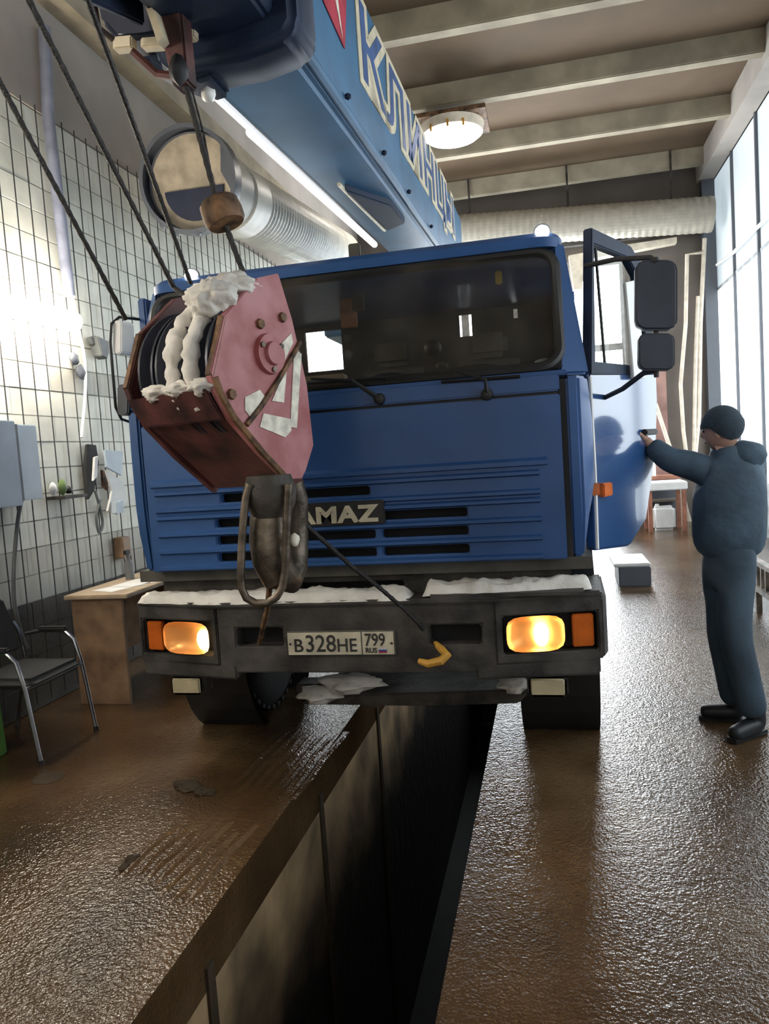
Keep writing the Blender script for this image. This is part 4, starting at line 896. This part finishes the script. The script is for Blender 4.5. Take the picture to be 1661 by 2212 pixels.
# office chairs against the wall
def chair(y, label, zk=0):
    f1, f2 = y-.27, y+.27; xb, xf = -3.47, -2.97
    t = root('office_chair', label, 'chair', ((xb+xf)/2, y, 0), 'black visitor chairs along the left wall')
    obj('seat', B().box((xb+.06, y-.24, .42), (xf+.0, y+.24, .49)), M['fabric'], t, bevel=.03, seg=3)
    b = B(); vs = []; fs = []; n, m_ = 8, 6
    for s_ in (0, 1):
        for j in range(m_+1):
            for i in range(n+1):
                u = i/n*2-1; w = j/m_; hh = .55+.34*w; wd = .225*(1-.18*w*w)
                vs.append(V((xb+.05-.06*w+.04*u*u*.6-.035*s_, y+u*wd, hh)))
    q = (n+1)*(m_+1)
    for s_ in (0, 1): fs += [(s_*q+j*(n+1)+i, s_*q+j*(n+1)+i+1, s_*q+(j+1)*(n+1)+i+1, s_*q+(j+1)*(n+1)+i) for j in range(m_) for i in range(n)]
    bd = [i for i in range(n+1)]+[j*(n+1)+n for j in range(1, m_+1)]+[m_*(n+1)+i for i in range(n-1, -1, -1)]+[j*(n+1) for j in range(m_-1, 0, -1)]
    fs += [(bd[i], bd[(i+1) % len(bd)], q+bd[(i+1) % len(bd)], q+bd[i]) for i in range(len(bd))]
    obj('backrest', b.add(vs, fs), M['fabric'], t, bevel=.012)
    for yy in (f1, f2):
        obj('leg', B().tube([(xf+.03, yy, 0), (xf-.03, yy, .45), (xf-.07, yy, .60), (xf-.13, yy, .655), (xf-.3, yy, .66), (xb+.08, yy, .64)], .0125, 8), M['chrome'], t, smooth=True)
        obj('leg', B().tube([(xb-.06, yy, 0), (xb+.05, yy, .42), (xb+.06, yy, .5), (xb+.03, yy, .66), (xb-.01, yy, .72)], .0125, 8), M['chrome'], t, smooth=True)
        obj('armrest', B().box((xf-.32, yy-.022, .655), (xf-.11, yy+.022, .685)), M['black'], t, bevel=.01)
        for xx in (xf+.03, xb-.06): obj('foot_cap', B().tube([(xx, yy, 0), (xx, yy, .025)], .016, 8), M['black'], t)
    for xx, zz in ((xf-.03, .44), (xb+.05, .42)): obj('cross_bar', B().tube([(xx, f1, zz), (xx, f2, zz)], .0125, 8), M['chrome'], t, smooth=True)
    return t
chair(3.92, 'black padded office chair with chrome legs beside the brown desk')
tag(obj('green_bin', B().prism([atz(-170, 1690, 0), atz(-62, 1672, 0), atz(-62, 1672, 0)+V((.0, .3, 0)), atz(-170, 1690, 0)+V((0, .3, 0))], (-.02, 0, .5)), M['green'], bevel=.01), 'green plastic bin at the left picture edge beside the chair', 'bin')

# white round duct along the left wall
d0, d1 = at(428, 392, 6.3), at(735, 552, 11.2); da = (d1-d0).normalized(); dl = (d1-d0).length
du = root('ventilation_duct', 'big white round ventilation duct running back along the left wall', 'duct', d0)
obj('duct_body', B().lathe(d0, da, [(.0, .30), (.55, .33), (.56, .345), (.60, .345), (.61, .33), (1.0, .33)], 40, False), M['duct'], du, smooth=True)
obj('flexible_pipe', B().lathe(d0+da*1.0, da, [(k*.045, .325+(.012 if k % 2 else 0)) for k in range(int((dl-1.0)/.045))], 36, False), M['duct'], du, smooth=False)
for k in (.12, .5, .9): q = d0.lerp(d1, k); obj('duct_bracket', B().box((XL-.01, q.y-.03, q.z-.03), (q.x-.28, q.y+.03, q.z+.03)), M['duct'], du)
fc = V((.45, -.89, .0)).normalized(); c0 = at(405, 388, 6.0)
obj('mouth_rim', B().lathe(c0-da*.0, da, [(-.02, .40), (-.02, .435), (.12, .435), (.3, .33), (.3, .30), (.1, .40)], 40, False), M['duct_grey'], du, smooth=True)
obj('mouth_back', B().lathe(c0+da*.12, da, [(0, .40), (.02, .40)], 40), M['duct_beige'], du)
uu = da.orthogonal().normalized(); hz = da.cross(ZA).normalized(); vz = hz.cross(da)
op_ = [c0+da*.10+hz*(.27*math.cos(a))+vz*(.26*math.sin(a)-.05) for a in [rad(180+180*i/16) for i in range(17)]]
obj('damper_opening', B().prism(op_, da*.02), M['navy'], du)
obj('damper_fin', B().prism([c0+da*.08-hz*-.30+vz*.3, c0+da*.08+hz*.36+vz*.1, c0+da*.08+hz*.36-vz*.15, c0+da*.08+hz*.27+vz*.05], da*.02), M['duct_grey'], du)
for a in (230, 250, 275, 300): q = c0+hz*.43*math.cos(rad(a))+vz*.43*math.sin(rad(a)); obj('flange_bolt', B().lump(q, (.03, .03, .04), a % 5, .2, 1), M['duct_grey'], du)

# ------------------------------------------------------------------ far end
p0, p1 = at(930, 505, 14.6), at(1552, 462, 14.6)
dd = root('ceiling_duct', 'ribbed silver grey duct hanging across the far end under the ceiling', 'duct', p0)
obj('duct_pipe', B().lathe(p0, (p1-p0), [(k*.06, .30+(.012 if k % 2 else 0)) for k in range(int((p1-p0).length/.06))], 32), M['duct_silver'], dd)
for k in (.15, .5, .85): q = p0.lerp(p1, k); obj('hanger', B().tube([q+V((0, 0, .3)), V((q.x, q.y, 6.75))], .02, 6), M['grime'], dd)
for k, (pix, lab) in enumerate((([(1484, 550), (1481, 700), (1470, 830), (1476, 930), (1486, 1010)], 'cream pipe bent on the back wall, leftmost of the upright ones'), ([(1508, 640), (1502, 800), (1499, 1000)], 'thin cream pipe in the middle of the upright ones on the back wall'), ([(1522, 515), (1513, 700), (1510, 900), (1500, 1000)], 'tall cream pipe on the back wall nearest the window'), ([(1416, 872), (1448, 970), (1490, 1127)], 'slanting cream plank leaning against the reddish pier'))):
    q = [at(a, b_, 15.1) for a, b_ in pix]
    if k == 0: q = [at(1520, 545, 15.1)]+q
    tag(obj('pipe' if k < 3 else 'plank', B().tube(q, .038, 8), M['cream'], smooth=True), lab, 'pipe' if k < 3 else 'plank', 'cream pipes on the back wall' if k < 3 else None)
def table(xc, y, w, d, h, m_top, label, name='table'):
    t = root(name, label, 'table', (xc, y, 0))
    obj('table_top', B().box((xc-w/2, y-d/2, h-.14), (xc+w/2, y+d/2, h)), M[m_top], t, bevel=.015)
    for sx in (-1, 1):
        for sy in (-1, 1): obj('leg', B().box((xc+sx*(w/2-.06)-.035, y+sy*(d/2-.06)-.035, 0), (xc+sx*(w/2-.06)+.035, y+sy*(d/2-.06)+.035, h-.13)), M['table_leg'], t, bevel=.005)
    return t
ta, tb = atz(1408, 1150, 0), atz(1483, 1150, 0)
table((ta.x+tb.x)/2, ta.y+.3, tb.x-ta.x+.14, .7, .86, 'white_plastic', 'white topped table with reddish legs at the far end')
cn = V(((ta.x+tb.x)/2-.02, ta.y+.35, 0)); cr = root('jerrycan', 'white plastic jerrycan standing under the far white topped table', 'jerrycan', cn)
obj('can_body', B().box((cn.x-.19, cn.y-.14, 0), (cn.x+.19, cn.y+.14, .42)), M['white_plastic'], cr, bevel=.05, seg=3)
obj('cap', B().lathe(cn+V((-.1, 0, .42)), ZA, [(0, .035), (.04, .035), (.04, 0)], 12), M['white_plastic'], cr)
wbx = ta.x-.12
wk = root('workbench', 'brown workbench with a shelf behind the white topped table', 'workbench', (wbx, ta.y+1.0, 0))
quad_box('bench_top', wbx-.45, wbx+.75, ta.y+.75, ta.y+1.3, .86, .93, 'table_leg', wk)
quad_box('bench_back', wbx-.42, wbx+.72, ta.y+1.25, ta.y+1.29, .05, .86, 'duct_grey', wk)
quad_box('shelf', wbx-.42, wbx+.72, ta.y+.8, ta.y+1.25, .45, .49, 'back', wk)
for xx in (wbx-.43, wbx+.68): quad_box('leg', xx, xx+.06, ta.y+.76, ta.y+.82, 0, .86, 'cream', wk)
q = V((wbx-.05, ta.y+1.0, .93)); tag(obj('wooden_tray', B().box((q.x-.3, q.y-.15, .93), (q.x+.2, q.y+.15, 1.0)), M['white_plastic'], bevel=.01), 'white tray lying on the far workbench', 'tray')
q = V((wbx+.28, ta.y+.95, .93)); btl = root('bottle', 'white bottle standing on the far workbench', 'bottle', q)
obj('bottle_body', B().lathe(q, ZA, [(0, .07), (.2, .07), (.28, .03), (.33, .03), (.33, 0)], 16), M['white_plastic'], btl, smooth=True)
obj('cap', B().lathe(q+V((0, 0, .33)), ZA, [(0, .032), (.03, .032), (.03, 0)], 12), M['cabinet'], btl)
s0_, s1_ = atz(1338, 1268, 0), atz(1406, 1264, 0)
so = root('step_box', 'low dark step box with a white top on the wet floor', 'box', ((s0_.x+s1_.x)/2, s0_.y+.2, 0))
quad_box('box_body', s0_.x, s1_.x, s0_.y, s0_.y+.6, 0, .22, 'duct_grey', so, .01)
quad_box('box_top', s0_.x-.05, s1_.x, s0_.y+.005, s0_.y+.75, .22, .26, 'white_plastic', so, .01)
bn = atz(1637, 1324, 0)
be = root('metal_rack', 'low metal rack with upright bars on the wet floor at the right picture edge', 'rack', (bn.x+.2, bn.y, 0))
quad_box('rail', bn.x-.02, bn.x+.06, bn.y-1.2, bn.y+.5, .20, .25, 'steel', be); quad_box('rail', bn.x-.02, bn.x+.06, bn.y-1.2, bn.y+.5, .44, .48, 'steel', be)
for k in range(12): quad_box('bar', bn.x+.005, bn.x+.035, bn.y-1.1+.14*k, bn.y-1.07+.14*k, .25, .44, 'steel', be, 0)
for yy in (bn.y-1.0, bn.y): quad_box('leg', bn.x-.01, bn.x+.04, yy, yy+.05, 0, .2, 'steel', be, 0)

# sagging cable across the windows
q = [atx(1549, 572, XR-.05), atx(1585, 545, XR-.05), atx(1635, 492, XR-.05), atx(1700, 430, XR-.05)]
tag(obj('cable', B().tube(q, .03, 8), M['white_plastic'], smooth=True), 'pale cable sagging across the upright window panes', 'cable')
# mud on the floor
def mudlump(px_, py_, rx, ry, rz, seed, label):
    c = atz(px_, py_, 0); b = B()
    for k in range(7):
        b.lump(c+V((random.uniform(-1, 1)*rx*.6, random.uniform(-1, 1)*ry*.6, rz*.2)), (rx*random.uniform(.3, .5), ry*random.uniform(.3, .5), rz*random.uniform(.5, 1)), seed+k, .5, 2)
    return stuff(tag(obj('mud', b, M['mud'], smooth=True), label, 'mud'))
mudlump(395, 1695, .13, .10, .03, 3, 'dark clump of wet mud on the left floor'); mudlump(445, 1712, .08, .06, .02, 8, 'smaller mud clump right of the dark clump'); mudlump(285, 1865, .05, .07, .015, 5, 'small dark mud streak nearer on the left floor')
tr = B()
for ya, yb in ((2.62, 3.05), (3.42, 4.2)):
    for k in range(7):
        x = -1.80+.062*k+.12*(ya > 3); y0 = ya+random.uniform(-.06, .06)-.02*k; y1 = yb+random.uniform(-.08, .08)
        n = 8; vs = []
        for i in range(n+1):
            t = i/n; h = .011*math.sin(math.pi*t)**.5; xx = x+.03*t+.006*math.sin(t*9+k); yy = y0+(y1-y0)*t
            vs += [V((xx-.022, yy, -.001)), V((xx-.008, yy, h)), V((xx+.008, yy, h)), V((xx+.022, yy, -.001))]
        tr.add(vs, [(i*4+q, i*4+q+1, i*4+q+5, i*4+q+4) for i in range(n) for q in range(3)])
stuff(tag(obj('tyre_track', tr, M['floor'], smooth=True, ang=120), 'ribbed muddy tyre track beside the left pit edge', 'mud'))
stuff(tag(obj('puddle_stain', B().lathe(atz(105, 1680, .001), ZA, [(0, .085), (.002, .08), (.002, 0)], 24), M['mud']), 'round dark stain on the floor in front of the chair', 'stain'))
